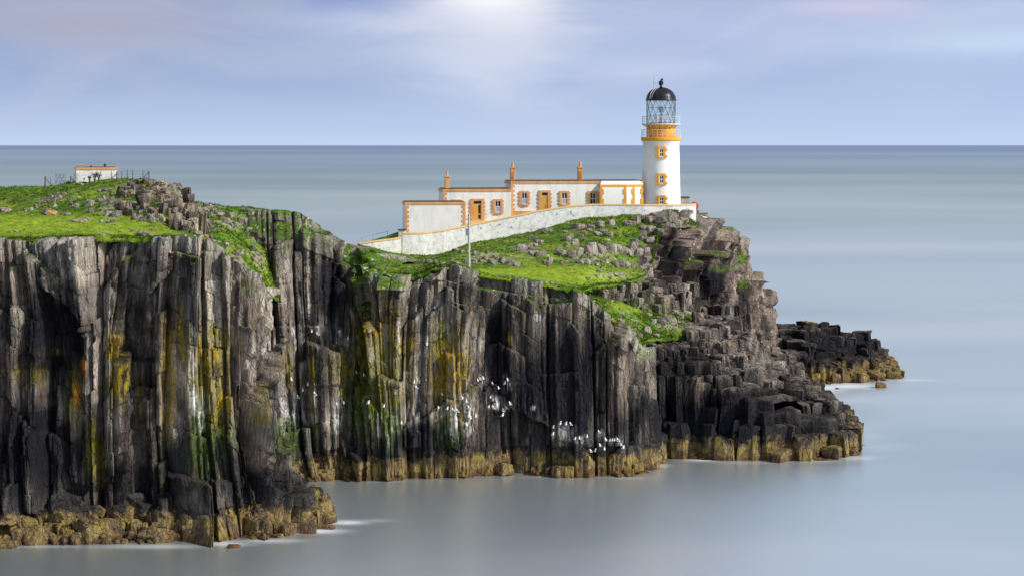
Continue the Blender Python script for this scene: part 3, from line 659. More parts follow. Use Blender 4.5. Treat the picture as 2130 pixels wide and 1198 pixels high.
# ------------------------------------------------------------------ turf
def ground(name, net, ds=0.25, seed=5, amp=0.35, rough=None, label=None, smooth_s=2.5, bright=None):
    G, S_, V_ = densify(net, ds, ds, smooth_s)
    # smooth across rows as well
    w = int(2.2 / ds); ker = np.hanning(2 * w + 3)[1:-1]; ker /= ker.sum(); h = len(ker) // 2
    Gp = np.pad(G, ((h, h), (0, 0), (0, 0)), mode='reflect', reflect_type='odd')
    G = np.apply_along_axis(lambda a: np.convolve(a, ker, 'valid'), 0, Gp)
    x, y, z = G[..., 0], G[..., 1], G[..., 2]
    ev = np.minimum(1, np.minimum(V_, 999)[:, None] / 1.5 + 0.15)
    hum = (fbm(x / 4.0, y / 4.0, x * 0, 4, seed) - 0.5) * 2 * amp * ev + (fbm(x / 0.9, y / 0.9, x * 0, 3, seed + 9) - 0.5) * 0.42 * ev
    P = G.copy(); P[..., 2] += hum
    # ragged overhanging lip
    P[0, :, 2] -= 0.35 + 0.3 * vnoise(S_ / 0.8, S_ * 0, S_ * 0, seed); P[1, :, 2] -= 0.1
    px = CX + x * F / y; py = HY + (CZ - P[..., 2]) * F / y
    n = fbm(x / 5, y / 5, x * 0, 4, seed + 21); n2 = fbm(x / 1.3, y / 1.3, x * 0, 4, seed + 31); n3 = fbm(x / 9, y / 3, x * 0, 3, seed + 41)
    c = np.zeros(P.shape) + np.array((0.085, 0.18, 0.012))
    c = lerp(c, (0.20, 0.27, 0.022), sstep(0.48, 0.66, n3) * 0.9)
    c = lerp(c, (0.050, 0.115, 0.012), sstep(0.44, 0.60, n) * 0.85)
    if bright is not None:
        b = blobmask(bright, px, py, n2, 0.4)
    c = lerp(c, (0.19, 0.17, 0.06), sstep(0.56, 0.70, n2) * 0.6); n4 = fbm(x / 0.5, y / 0.35, x * 0, 3, seed + 51, 0.7); c = lerp(c, (0.035, 0.075, 0.010), sstep(0.52, 0.66, n4) * 0.6); c = lerp(c, (0.24, 0.28, 0.05), sstep(0.46, 0.32, n4) * 0.45)
    c = lerp(c, (0.55, 0.55, 0.5), (hsh(np.floor(x / .3), np.floor(y / .6), seed) > 0.995) * 0.7)
    if bright is not None: c = lerp(c, (0.235, 0.33, 0.022), b * 0.78)
    if rough is not None:
        rk = blobmask(rough, px, py, n2, 1.4)
        c = lerp(c, (0.30, 0.27, 0.235), rk * sstep(0.42, 0.52, n2))
        e = blobmask([r for r in rough if r[4] < 0.5], px, py, n2, 1.0)
        P[..., 2] += rk * sstep(0.42, 0.6, n2) * 0.35
    o = mesh_from_grid(name, P, np.clip(c, 0.005, 0.8), M['turf']); tag(o, label, None, None, 'structure')
    return P
g2 = [
 [(398,545,220),(385,500,226),(372,455,232),(352,410,238.5),(346,402,241),(342,412,252)],
 [(440,560,220),(428,508,226),(412,455,233),(400,424,238.5),(396,415,241),(394,424,252)],
 [(485,572,220.5),(472,520,226),(460,465,233),(450,433,238.5),(447,425,241),(446,434,252)],
 [(530,590,222),(518,540,227),(505,485,233.5),(498,443,239),(496,434,241.5),(495,442,252)],
 [(558,605,224),(550,560,228.5),(548,500,234.5),(545,448,239.2),(545,438.5,241.5),(545,446,252)],
 [(580,620,229),(578,570,233),(580,510,238),(590,454,241),(592,443,242),(592,452,252)],
]
P2 = ground('gully_turf', g2, 0.2, 55, 0.55, rough=[(420,440,70,20,1),(400,480,34,50,1),(470,470,60,16,1),(450,520,36,34,.9),(530,455,40,24,1),(500,540,30,30,.8),(540,520,26,70,1),(560,470,24,50,1)], smooth_s=1.2)
g1 = [
 [(-420,500,198),(-420,478,207),(-420,450,222),(-420,432,229),(-420,415,236),(-420,402,244),(-420,408,256),(-420,500,280)],
 [(-150,500,198),(-150,477,207),(-150,448,222),(-150,430,229),(-150,412,236),(-150,396,244),(-150,402,256),(-150,495,280)],
 [(0,497,197.3),(0,474,207),(0,443,222),(0,428,229),(0,408,236),(0,391,243),(0,397,256),(0,490,278)],
 [(94,495,197.2),(94,474,207),(96,446,220),(96,430,227),(96,408,234),(94,388,242),(94,394,256),(94,490,276)],
 [(160,492,196.5),(160,475,205),(160,461,214),(160,438,221),(160,408,230),(158,381,240),(158,386,254),(158,490,274)],
 [(200,490,195.6),(200,477,204),(200,464,213),(200,440,220),(200,408,229),(200,377,239),(200,382,254),(200,490,272)],
 [(260,492,196.5),(260,479,204),(260,466,212),(260,440,219),(260,405,228),(260,372,238),(260,377,252),(260,490,270)],
 [(310,494,196.2),(310,482,203),(310,470,210),(310,446,215.5),(308,410,223),(302,374,234),(302,380,248),(302,490,268)],
 [(345,493,195.6),(345,484,202),(345,478,208),(345,462,212),(342,430,218),(340,393,229),(342,400,240),(342,500,262)],
 [(385,490,196.2),(385,486,202),(385,485,208),(385,488,213),(380,480,219),(365,430,230),(362,425,240),(362,500,255)],
 [(440,505,198.6),(432,497,204),(425,495,209),(415,500,215),(405,510,220),(395,520,228),(390,540,236),(390,580,250)],
]
P1 = ground('near_turf', g1, 0.22, 5, 0.25, rough=[(110,438,14,6,1),(230,430,30,50,.5),(130,425,40,12,.7),(210,487,28,7,.45)],
            bright=[(60,468,420,27,1),(260,481,190,16,1)])
g3 = [
 [(742,518,238),(743,515,245),(745,513,258),(746,512,270),(748,512,282),(750,510,292),(755,506,302),(760,560,335)],
 [(785,566,231.5),(795,549,236),(808,538,246),(815,532,262),(822,529,282),(815,505,293),(800,498,304),(800,560,335)],
 [(862,573,230.6),(872,556,235),(880,543,244),(885,537,262),(888,534,284),(870,500,294),(868,492,306),(868,560,335)],
 [(908,552,231.3),(912,540,236),(918,539,245),(925,534,262),(936,524,285.5),(930,492,296),(930,488,308),(930,560,338)],
 [(950,551,231.3),(950,546,238),(952,538,250),(955,526,266),(960,514,286.2),(960,480,298),(960,476,310),(960,560,338)],
 [(986,566,231.5),(985,556,240),(984,540,252),(984,520,268),(986,505,287),(986,472,299),(986,470,312),(986,560,340)],
 [(1060,577,231.6),(1058,562,242),(1057,540,254),(1058,515,270),(1062,494,288),(1062,462,300),(1062,460,314),(1062,560,342)],
 [(1138,590,231.2),(1135,570,243),(1130,545,256),(1128,510,272),(1128,476,289.5),(1128,450,302),(1128,449,316),(1128,560,344)],
 [(1205,603,231.2),(1205,577,243),(1205,552,257),(1205,505,273),(1210,453,290.5),(1210,438,303),(1210,438,318),(1210,560,345)],
 [(1242,592,249),(1242,577,253),(1242,555,261),(1242,505,276),(1250,450,291),(1250,435,304),(1250,435,318),(1250,560,345)],
 [(1295,588,264),(1295,572,267),(1295,552,271),(1295,500,281),(1298,446,291.5),(1298,434,305),(1298,434,319),(1298,560,346)],
 [(1350,572,272),(1350,560,275),(1350,545,278),(1346,490,285),(1340,444,292),(1340,432,305),(1340,433,320),(1340,560,346)],
 [(1372,478,285.5),(1374,468,287),(1378,458,289),(1385,446,291),(1395,438,293),(1395,431,305),(1395,433,321),(1395,560,347)],
 [(1440,468,291.5),(1442,462,293),(1444,456,294),(1446,449,295),(1446,444,297),(1446,438,307),(1446,440,322),(1446,560,348)],
 [(1492,474,302),(1490,470,304),(1488,466,306),(1486,463,307),(1484,461,308),(1480,461,312),(1478,464,324),(1478,560,349)],
 [(1518,496,312),(1518,492,314),(1517,488,316),(1516,486,318),(1515,484,320),(1514,482,322),(1512,486,330),(1512,560,350)],
]
P3 = ground('upper_turf', g3, 0.25, 15, 0.22, rough=[(1230,530,70,30,.6),(1090,525,60,16,.6),(1010,535,50,16,.7),(1400,470,60,30,.9),(1200,565,0,0,0),(1270,575,60,10,.6),(1350,560,20,30,1),(930,548,40,8,.8),(1460,465,30,12,.6),(850,543,60,4,.6)],
            bright=[(1180,573,190,24,1),(1060,567,110,11,1),(1300,478,60,10,.6),(1230,450,60,6,.6)])
g4 = [
 [(1210,620,236),(1212,615,242),(1215,610,252),(1215,600,258)],
 [(1247,640,231.6),(1252,628,242),(1252,618,256),(1252,606,262)],
 [(1290,672,232.6),(1292,655,242),(1298,634,258),(1298,615,266)],
 [(1322,714,234),(1330,690,246),(1340,645,262),(1340,625,270)],
 [(1350,702,249),(1365,685,255),(1375,652,265),(1375,630,273)],
 [(1400,700,255),(1405,680,260),(1412,655,268),(1412,635,276)],
 [(1450,696,262),(1455,675,267),(1455,655,273),(1455,640,281)],
]
P4 = ground('lower_turf', g4, 0.22, 25, 0.2, rough=[(1390,670,50,26,.9),(1320,690,20,10,.7),(1300,650,14,8,.5),(1420,650,40,12,1)], bright=[(1320,638,70,16,.8)])

# rough grass tufts breaking up the turf and the cliff lip
def tufts():
    r = np.random.RandomState(77); V = []; Fc = []; C = []
    for P, cnt, bright in ((P2, 7000, []), (P1, 26000, [(60,468,420,27,1),(260,481,190,16,1)]), (P3, 30000, [(1180,573,190,24,1),(1060,567,110,11,1)]), (P4, 7000, [(1320,638,70,16,.8)])):
        rows, cols = P.shape[:2]; k = cnt
        i = r.randint(1, rows - 1, k); edge = r.rand(k) < 0.16; i[edge] = r.randint(0, 4, edge.sum()); j = r.randint(0, cols, k)
        p = P[i, j] + r.uniform(-.12, .12, (k, 3)) * (1, 1, 0)
        px = CX + p[:, 0] * F / p[:, 1]; py = HY + (CZ - p[:, 2]) * F / p[:, 1]
        b = blobmask(bright, px, py, px * 0 + .5, 0); cl = fbm(p[:, 0] / 2.0, p[:, 1] / 2.0, p[:, 0] * 0, 3, 5)
        keep = (r.rand(k) < sstep(0.36, 0.6, cl) + 0.25) & ((r.rand(k) > b * 0.8) | edge); p = p[keep]; b = b[keep]; ed = edge[keep]; n = len(p)
        h = r.uniform(.10, .30, n) * (1 - .5 * b) * np.where(ed, .8, 1.0); base = len(V) and sum(len(v) for v in V)
        col = np.array((0.07, 0.15, 0.012))[None] * r.uniform(.5, 1.5, (n, 1)); straw = r.rand(n) < 0.16; col[straw] = np.array((0.24, 0.21, 0.08)); lt = b > .5; col[lt] = np.array((0.19, 0.29, 0.022)) * r.uniform(.7, 1.2, (lt.sum(), 1))
        for q in range(4):
            a = r.uniform(0, 6.28, n); w = r.uniform(.03, .07, n); lean = r.uniform(.2, .9, n) * h
            ct = np.stack([np.cos(a), np.sin(a), a * 0], -1); pn = np.stack([-np.sin(a), np.cos(a), a * 0], -1)
            o = p + ct * r.uniform(0, .1, (n, 1)) - np.array((0, 0, .05))
            tri = np.stack([o - pn * w[:, None], o + pn * w[:, None], o + ct * lean[:, None] + np.stack([a * 0, a * 0, h * r.uniform(.7, 1.1, n) + .05], -1)], 1).reshape(-1, 3)
            V.append(tri); C.append(np.repeat(col, 3, 0))
    V = np.concatenate(V); C = np.concatenate(C); me = bpy.data.meshes.new('grass_tufts'); n = len(V)
    me.vertices.add(n); me.vertices.foreach_set('co', V.reshape(-1).astype(np.float32)); me.loops.add(n); me.loops.foreach_set('vertex_index', np.arange(n, dtype=np.int32))
    me.polygons.add(n // 3); me.polygons.foreach_set('loop_start', (np.arange(n // 3) * 3).astype(np.int32)); me.polygons.foreach_set('loop_total', np.full(n // 3, 3, dtype=np.int32)); me.update(calc_edges=True)
    ca = me.color_attributes.new('Col', 'FLOAT_COLOR', 'POINT'); c4 = np.ones((n, 4), dtype=np.float32); c4[:, :3] = C; ca.data.foreach_set('color', c4.reshape(-1))
    me.materials.append(M['turf']); o = bpy.data.objects.new('grass_tufts', me); COL.objects.link(o)
    tag(o, 'rough green and straw-coloured grass tufts growing over the cliff-top turf', 'grass', None, 'stuff')
tufts()

# ------------------------------------------------------------------ sea
def make_sea():
    m, N = new_mat('sea water')
    pos = N.n('ShaderNodeNewGeometry').outputs['Position']
    foam = N.n('ShaderNodeVertexColor', layer_name='Col').outputs[0]
    fs = N.n('ShaderNodeSeparateColor', ins={0: foam}).outputs[0]
    sep = N.n('ShaderNodeSeparateXYZ', ins={'Vector': pos}); y = sep.outputs[1]
    ly = N.math('LOGARITHM', N.math('MAXIMUM', y, 10.0), 2.718)                 # compress distance so streaks keep their look
    v = N.n('ShaderNodeCombineXYZ', ins={0: N.math('DIVIDE', sep.outputs[0], N.math('MAXIMUM', y, 10.0)), 1: ly, 2: 0.0}).outputs[0]
    n1 = N.noise(N.mapping(v, (2.6, 2.4, 1)), 1.0, 2, 0.4, 0.3)
    n2 = N.noise(N.mapping(v, (5.0, 30.0, 1)), 1.0, 4, 0.6, 0.2)
    t = N.math('MULTIPLY', N.math('SUBTRACT', ly, 5.0), 0.2, clamp=True)
    far = N.ramp(t, [(0.0, (0.26, 0.30, 0.32)), (0.14, (0.30, 0.335, 0.36)), (0.28, (0.27, 0.31, 0.37)), (0.42, (0.23, 0.275, 0.285)), (0.52, (0.15, 0.20, 0.215)), (0.7, (0.13, 0.18, 0.25)), (1.0, (0.10, 0.15, 0.26))])
    c = N.mix(N.ramp(n1, [(0.42, 0.0), (0.62, 0.6)]), far, N.mix(1.0, far, (1.35, 1.3, 1.25), 'MULTIPLY'))
    c = N.mix(N.math('MULTIPLY', N.ramp(n2, [(0.5, 0.0), (0.75, 1.0)]), 0.05), c, (0.34, 0.40, 0.48))
    c = N.mix(N.math('MULTIPLY', fs, 0.85), c, (0.80, 0.84, 0.9))
    gf = N.ramp(t, [(0.0, 0.86), (0.1, 0.80), (0.25, 0.52), (0.45, 0.36), (0.7, 0.28), (1.0, 0.22)])
    gf = N.math('MULTIPLY', gf, N.math('MULTIPLY_ADD', fs, -0.7, 1.0))
    df = N.n('ShaderNodeBsdfDiffuse', ins={'Color': c}); gcol = N.mix(N.ramp(N.noise(N.mapping(v, (2.0, 3.6, 1), (3, 9, 0)), 1.0, 2, 0.45, 0.4), [(0.38, 0.0), (0.62, 1.0)]), (0.74, 0.83, 0.86), (1.0, 1.0, 1.0)); gl = N.n('ShaderNodeBsdfGlossy', ins={'Color': gcol, 'Roughness': 0.34})
    mx = N.n('ShaderNodeMixShader', ins={0: gf, 1: df.outputs[0], 2: gl.outputs[0]})
    N.n('ShaderNodeOutputMaterial', ins={'Surface': mx.outputs[0]})
    # grid: fine near, coarse far
    ys = np.concatenate([np.linspace(40, 170, 14), np.arange(172, 350, 0.7), np.geomspace(352, 150000, 60)])
    us = np.concatenate([np.linspace(-1.2, -0.28, 8), np.linspace(-0.27, 0.27, 420), np.linspace(0.28, 1.2, 8)])
    Y, U = np.meshgrid(ys, us, indexing='ij'); X = U * np.minimum(Y, 1e9)
    P = np.stack([X, Y, X * 0], -1)
    fo = np.zeros_like(X)
    px = CX + U * F; py = HY + CZ * F / Y
    # thin milky surf lying along the rocks
    FO = [(1720,806,60,14,.9),(1700,830,40,16,.5),(1750,802,90,9,.9),(1880,790,80,4,.5),(1700,812,60,12,.6),(1780,830,110,14,.35),(1800,900,70,30,.35),(1830,930,90,12,.35),(720,1086,60,7,1),(660,1104,80,8,.9),(560,1124,90,6,.8),(780,1082,50,5,.4),
          (300,1136,160,7,.6),(100,1136,120,4,.45),(1470,956,60,5,.9),(1560,962,120,4,.4),(1700,958,70,5,.5),(1780,952,60,8,.6),(1150,992,110,3,.4),(1375,968,30,5,.5),(1300,994,60,3,.3),(800,1001,100,3,.3),(470,1130,80,8,.7)]
    for cx, cy, rx, ry, k in FO:
        d = np.sqrt(((px - cx) / rx) ** 2 + ((py - cy) / ry) ** 2)
        fo = np.maximum(fo, k * sstep(1.3, 0.0, d))
    nn = fbm(X / 6, Y / 3, X * 0, 3, 8)
    fo = fo * (0.4 + 1.0 * nn)
    C = np.repeat(fo[..., None], 3, -1)
    o = mesh_from_grid('sea', P, C, m); tag(o, 'smooth grey blue sea', None, None, 'structure')
    for p_ in (): pass
make_sea()

# ------------------------------------------------------------------ object helpers
def empty(name, loc, rz=0.0, label=None, cat=None, group=None):
    o = bpy.data.objects.new(name, None); COL.objects.link(o); o.location = loc; o.rotation_euler = (0, 0, rz); o.empty_display_size = 0.3
    return tag(o, label, cat, group)
class MB:
    """collects shapes into one mesh"""
    def __init__(s): s.bm = bmesh.new()
    def box(s, x0, x1, y0, y1, z0, z1, bev=0.0):
        vs = [s.bm.verts.new(p) for p in ((x0,y0,z0),(x1,y0,z0),(x1,y1,z0),(x0,y1,z0),(x0,y0,z1),(x1,y0,z1),(x1,y1,z1),(x0,y1,z1))]
        fs = [s.bm.faces.new([vs[i] for i in f]) for f in ((0,3,2,1),(4,5,6,7),(0,1,5,4),(1,2,6,5),(2,3,7,6),(3,0,4,7))]
        if bev > 0:
            es = list({e for f in fs for e in f.edges}); bmesh.ops.bevel(s.bm, geom=es, offset=bev, segments=1, affect='EDGES')
        return s
    def prism(s, poly, z0, z1):
        lo = [s.bm.verts.new((x, y, z0)) for x, y in poly]; hi = [s.bm.verts.new((x, y, z1)) for x, y in poly]; n = len(poly)
        s.bm.faces.new(hi); s.bm.faces.new(lo[::-1])
        for i in range(n): s.bm.faces.new((lo[i], lo[(i+1) % n], hi[(i+1) % n], hi[i]))
        return s
    def ring(s, pts_r_z, seg=48, closed=False, cx=0, cy=0, a0=0, a1=2*math.pi):
        full = abs(a1 - a0 - 2*math.pi) < 1e-6; n = seg if full else seg + 1; rows = []
        for r, z in pts_r_z:
            rows.append([s.bm.verts.new((cx + r*math.cos(a0 + (a1-a0)*k/seg), cy + r*math.sin(a0 + (a1-a0)*k/seg), z)) for k in range(n)])
        m = len(rows)
        for i in range(m if closed else m - 1):
            A = rows[i]; B = rows[(i+1) % m]
            for k in range(n if full else n - 1):
                s.bm.faces.new((A[k], A[(k+1) % n], B[(k+1) % n], B[k]))
        return s
    def cap_top(s): return s
    def tube(s, a, b, r, r2=None, seg=8):
        a = Vector(a); b = Vector(b); d = (b - a); L = d.length
        if L < 1e-6: return s
        q = d.to_track_quat('Z', 'Y').to_matrix().to_4x4(); r2 = r if r2 is None else r2
        bmesh.ops.create_cone(s.bm, cap_ends=True, segments=seg, radius1=r, radius2=r2, depth=L, matrix=Matrix.Translation((a+b)/2) @ q)
        return s
    def path(s, pts, r, seg=6):
        for a, b in zip(pts[:-1], pts[1:]): s.tube(a, b, r, seg=seg)
        return s
    def ball(s, c, r, sx=1, sy=1, sz=1, sub=2):
        bmesh.ops.create_icosphere(s.bm, subdivisions=sub, radius=r, matrix=Matrix.Translation(c) @ Matrix.Diagonal((sx, sy, sz, 1))); return s
    def build(s, name, mat, parent=None, smooth=False):
        bmesh.ops.recalc_face_normals(s.bm, faces=s.bm.faces)
        me = bpy.data.meshes.new(name); s.bm.to_mesh(me); s.bm.free(); me.materials.append(mat)
        if smooth:
            for p in me.polygons: p.use_smooth = True
        o = bpy.data.objects.new(name, me); COL.objects.link(o)
        if parent: o.parent = parent
        return o

# ------------------------------------------------------------------ lighthouse station (local frame: u along the fronts, w away from the viewer)
OX, OY = (1375 - CX) * 300 / F, 300.0
AL = R(8); CA, SA = math.cos(AL), math.sin(AL)
def U(px, w):
    k = (px - CX) / F; return (k * (OY + w * CA) - OX + w * SA) / (CA - k * SA)
def ZZ(py, px, w):
    u = U(px, w); Y = OY + u * SA + w * CA; return CZ - (py - HY) * Y / F
def zL(py, px, w): return ZZ(py, px, w)

def quoins(parent, x, side, w, z0, z1, mat, n=None, wid=0.32, tooth=0.24, h=0.32, depth=0.06):
    """painted corner strip with long-and-short blocks; side=+1 teeth point to +u"""
    m = MB(); a, b = (x, x + wid) if side > 0 else (x - wid, x)
    m.box(a, b, w - depth, w + 0.1, z0, z1)
    n = max(2, int((z1 - z0) / (2 * h))); hh = (z1 - z0) / (2 * n)
    for i in range(n):
        za = z0 + (2 * i + 0.5) * hh
        if side > 0: m.box(b, b + tooth, w - depth, w + 0.1, za, za + hh)
        else: m.box(a - tooth, a, w - depth, w + 0.1, za, za + hh)
    return m.build('quoin', mat, parent)

def window(parent, u0, u1, z0, z1, w, mat_f=None, boarded=True, full=True, tooth=0.2, mat_s=None, teeth=4):
    """surround with toothed edges > sash frame, panes; (u0,u1,z0,z1) is the glass opening"""
    mf = mat_f or M['ochre']; s = 0.30
    m = MB()
    m.box(u0 - s, u0, w - 0.16, w + 0.1, z0 - 0.22, z1 + 0.3); m.box(u1, u1 + s, w - 0.16, w + 0.1, z0 - 0.22, z1 + 0.3)
    m.box(u0, u1, w - 0.16, w + 0.1, z1, z1 + 0.3); m.box(u0, u1, w - 0.22, w + 0.1, z0 - 0.22, z0)
    H = (z1 - z0 + 0.3); hh = H / (2 * teeth)
    for i in range(teeth):
        za = z0 - 0.05 + (2 * i + 0.5) * hh
        m.box(u0 - s - tooth, u0 - s, w - 0.15, w + 0.1, za, za + hh); m.box(u1 + s, u1 + s + tooth, w - 0.15, w + 0.1, za, za + hh)
    f = m.build('window', mf, parent)
    zm = (z0 + z1) / 2
    q = MB(); t = 0.045
    q.box(u0, u0 + t, w - 0.10, w - 0.02, z0, z1); q.box(u1 - t, u1, w - 0.10, w - 0.02, z0, z1)
    q.box(u0 + t, u1 - t, w - 0.10, w - 0.02, z0, z0 + t); q.box(u0 + t, u1 - t, w - 0.10, w - 0.02, z1 - t, z1)
    q.box(u0 + t, u1 - t, w - 0.11, w - 0.02, zm - 0.04, zm + 0.04)
    um = (u0 + u1) / 2; q.box(um - 0.03, um + 0.03, w - 0.095, w - 0.02, zm + 0.04, z1 - t)
    if not boarded: q.box(um - 0.03, um + 0.03, w - 0.095, w - 0.02, z0 + t, zm - 0.04)
    q.build('sash', mat_s or M['sash'], f)
    MB().box(u0, u1, w - 0.05, w - 0.03, zm if boarded else z0, z1).build('pane', M['dark_glass'], f)
    if boarded: MB().box(u0 + t, u1 - t, w - 0.085, w - 0.03, z0 + t, zm - 0.04).build('board', M['blind'], f)
    return f

def chimney(parent, u, z0, z1, w, wid=0.66, rusty=True, zpot=None):
    zs = z0 + (z1 - z0) * 0.66
    m = MB(); m.box(u - wid/2, u + wid/2, w, w + 0.9, z0, zs, 0.02); m.box(u - wid/2 - 0.08, u + wid/2 + 0.08, w - 0.08, w + 0.98, zs, zs + 0.16)
    c = m.build('chimney', M['ochre'], parent)
    MB().tube((u, w + 0.3, zs + 0.16), (u, w + 0.3, z1), 0.21, 0.14, 10).build('chimney_pot', M['ochre'], c)
    if rusty: MB().box(u - wid/2 + 0.05, u + wid/2 - 0.18, w - 0.012, w + 0.02, z0 + 0.15, z0 + (zs - z0) * 0.72).build('bare_patch', M['rust'], c)
    return c

def block(name, px0, px1, pyt, w, depth, zbase, label, cornice=0.42, roofmat='felt', body='white', mat='ochre', lq=True, rq=True):
    e = empty(name, (OX, OY, 0), AL, label, 'building')
    u0, u1 = U(px0, w), U(px1, w); zt = zL(pyt, (px0 + px1) / 2, w)
    MB().box(u0 + 0.01, u1 - 0.01, w, w + depth, zbase, zt - cornice).build('wall', M[body], e)
    m = MB(); m.box(u0 - 0.06, u1 + 0.06, w - 0.08, w + depth + 0.06, zt - cornice, zt - 0.06); m.build('cornice', M[mat], e)
    m = MB(); m.box(u0 + 0.15, u1 - 0.15, w + 0.15, w + depth - 0.15, zt - 0.06, zt + 0.05); m.build('roof', M[roofmat], e)
    if lq: quoins(e, u0 - 0.02, 1, w, zbase, zt - cornice, M[mat])
    if rq: quoins(e, u1 + 0.02, -1, w, zbase, zt - cornice, M[mat])
    return e, u0, u1, zt

# long main block
WM = -1.5
e, u0, u1, zt = block('keepers_house', 1063, 1338, 376.5, WM, 7.0, 24.5, 'long flat-roofed white house with ochre cornice joined to the lighthouse tower', rq=False)
for pa, pb, brd in ((1085.5, 1096, True), (1168.5, 1179.5, True), (1227.5, 1238.5, False)):
    pm = (pa + pb) / 2
    window(e, U(pa, WM), U(pb, WM), zL(425.5, pm, WM), zL(402, pm, WM), WM, boarded=brd)
def door(parent, pa, pb, pt, pb_, w, ftop=True, broken=False):
    ua, ub = U(pa, w), U(pb, w); za, zb = zL(pb_, pa, w), zL(pt, pa, w); s = 0.42
    m = MB(); m.box(ua - s, ua, w - 0.17, w + 0.1, za, zb + 0.32); m.box(ub, ub + s, w - 0.17, w + 0.1, za, zb + 0.32); m.box(ua, ub, w - 0.17, w + 0.1, zb, zb + 0.32)
    hh = (zb - za) / 10
    for i in range(5):
        z = za + (2 * i + 0.6) * hh
        m.box(ua - s - 0.2, ua - s, w - 0.15, w + 0.1, z, z + hh); m.box(ub + s, ub + s + 0.2, w - 0.15, w + 0.1, z, z + hh)
    f = m.build('door_surround', M['ochre'], parent)
    d = MB().box(ua, ub, w - 0.08, w - 0.01, za, zb - 0.5).build('door', M['door'], f)
    MB().box(ua + .03, ub - .03, w - 0.06, w - 0.02, zb - 0.42, zb - 0.05).build('fanlight', M['dark_glass'], f)
    if broken:
        uu = ua + (ub - ua) * 0.62
        MB().box(uu, ub - 0.12, w - 0.10, w - 0.07, za + 0.95, zb - 0.6).box(uu, ub - 0.12, w - 0.10, w - 0.07, za + 0.15, za + 0.75).build('door_pane', M['dark_glass'], f)
    else:
        MB().box(ua + .45, ua + .6, w - 0.095, w - 0.07, za + 0.1, za + 0.95).build('rust_mark', M['rust'], f)
door(e, 1127, 1139, 401, 441, WM)
MB().box(U(1062, WM), U(1125, WM), WM - 0.25, WM - 0.0, 24.6, zL(439.5, 1090, WM)).build('plinth', M['ochre'], e)
chimney(e, U(1067, WM + 1), zt, zL(338, 1067, WM + 1), WM + 1.0)
chimney(e, U(1207.5, WM + 1), zt, zL(337, 1207, WM + 1), WM + 1.0)
# middle block
WB = -2.3
e2, a0, a1, zt2 = block('keepers_cottage', 922, 1063, 393, WB, 6.5, 23.0, 'middle white cottage with ochre door and boarded window, one chimney at its left end', rq=False)
window(e2, U(1030, WB), U(1041, WB), zL(442, 1035, WB), zL(419, 1035, WB), WB)
door(e2, 985, 1001, 418.5, 458, WB, broken=True)
chimney(e2, U(930.5, WB + .6), zt2, zL(357, 930, WB), WB + 0.6, 0.62, False)
MB().box(U(941, WB), U(960, WB), WB - 0.06, WB + 0.1, zL(419, 950, WB), zL(415, 950, WB)).build('lintel', M['coping'], e2)
MB().box(U(978, WB), U(1046, WB), WB - 0.5, WB, 23.2, zL(459.5, 1010, WB)).build('step', M['coping'], e2)
# left store block, nearer
WS = -7.5
e3, b0, b1, zt3 = block('stone_store', 843, 968, 420, WS, 4.8, 21.8, 'low windowless white store block with ochre corners at the left end of the station')
MB().box(b1 + 0.0, b1 + 0.05, WS + 3.2, WS + 4.8, 22, zt3 - 0.42).build('end_quoin', M['ochre'], e3)
# porch beside the tower
WP = -2.5
pe = empty('porch_wing', (OX, OY, 0), AL, 'bright white porch wing with crisp orange corner strips at the foot of the tower', 'building')
pu0, pu1 = U(1249, WP), U(1303, WP); pzt = zL(384.5, 1275, WP); q1 = (U(1320, WP + .35), WP + 0.35); q2 = (U(1338, WP + .8), WP + 0.8)
poly = [(pu0, WP), (pu1, WP), q1, q2, (q2[0], WM + 0.02), (pu0, WM + 0.02)]
def off(poly, d):
    cx = sum(p[0] for p in poly) / len(poly); cy = sum(p[1] for p in poly) / len(poly)
    return [(cx + (x - cx) * (1 + d), cy + (y - cy) * (1 + d)) for x, y in poly]
MB().prism(poly, 25, pzt - 0.4).build('wall', M['tower_white'], pe)
MB().prism(off(poly, 0.015), pzt - 0.4, pzt).build('cornice', M['ochre_clean'], pe)
m = MB(); lo = off(poly, 0.0); hi = [(x * 0.88 + (pu0 + 2.4) * 0.12, y * 0.4 + (WM) * 0.6) for x, y in lo]
A = [m.bm.verts.new((x, y, pzt + 0.003)) for x, y in lo]; B = [m.bm.verts.new((x, y, pzt + 0.5)) for x, y in hi]
for i in range(len(A)): m.bm.faces.new((A[i], A[(i+1) % len(A)], B[(i+1) % len(A)], B[i]))
m.bm.faces.new(B); m.build('roof', M['tower_white'], pe)
def wallquoin(parent, pa, pb, at, side, z0, z1, mat):
    """corner strip on an angled wall face from pa to pb; at = 0 start or 1 end"""
    a = Vector((*pa, 0)); b = Vector((*pb, 0)); d = (b - a).normalized(); nrm = Vector((d.y, -d.x, 0)); L = (b - a).length
    o = a if at == 0 else b; dd = d if at == 0 else -d
    m = MB(); n = 4; hh = (z1 - z0) / (2 * n)
    def slab(t0, t1, za, zb):
        P = [o + dd * t0, o + dd * t1]; vs = []
        for z in (za, zb):
            for p in (P[0] + nrm * 0.06, P[1] + nrm * 0.06, P[1] - nrm * 0.05, P[0] - nrm * 0.05): vs.append(m.bm.verts.new((p.x, p.y, z)))
        for f in ((0,1,2,3),(4,5,6,7),(0,1,5,4),(1,2,6,5),(2,3,7,6),(3,0,4,7)): m.bm.faces.new([vs[i] for i in f])
    slab(-0.02, 0.30, z0, z1)
    for i in range(n):
        za = z0 + (2 * i + 0.6) * hh; slab(0.30, 0.52, za, za + hh)
    return m.build('quoin', mat, parent)
pz = pzt - 0.4
wallquoin(pe, poly[0], poly[1], 0, 1, 25, pz, M['ochre_clean']); wallquoin(pe, poly[0], poly[1], 1, 1, 25, pz, M['ochre_clean'])
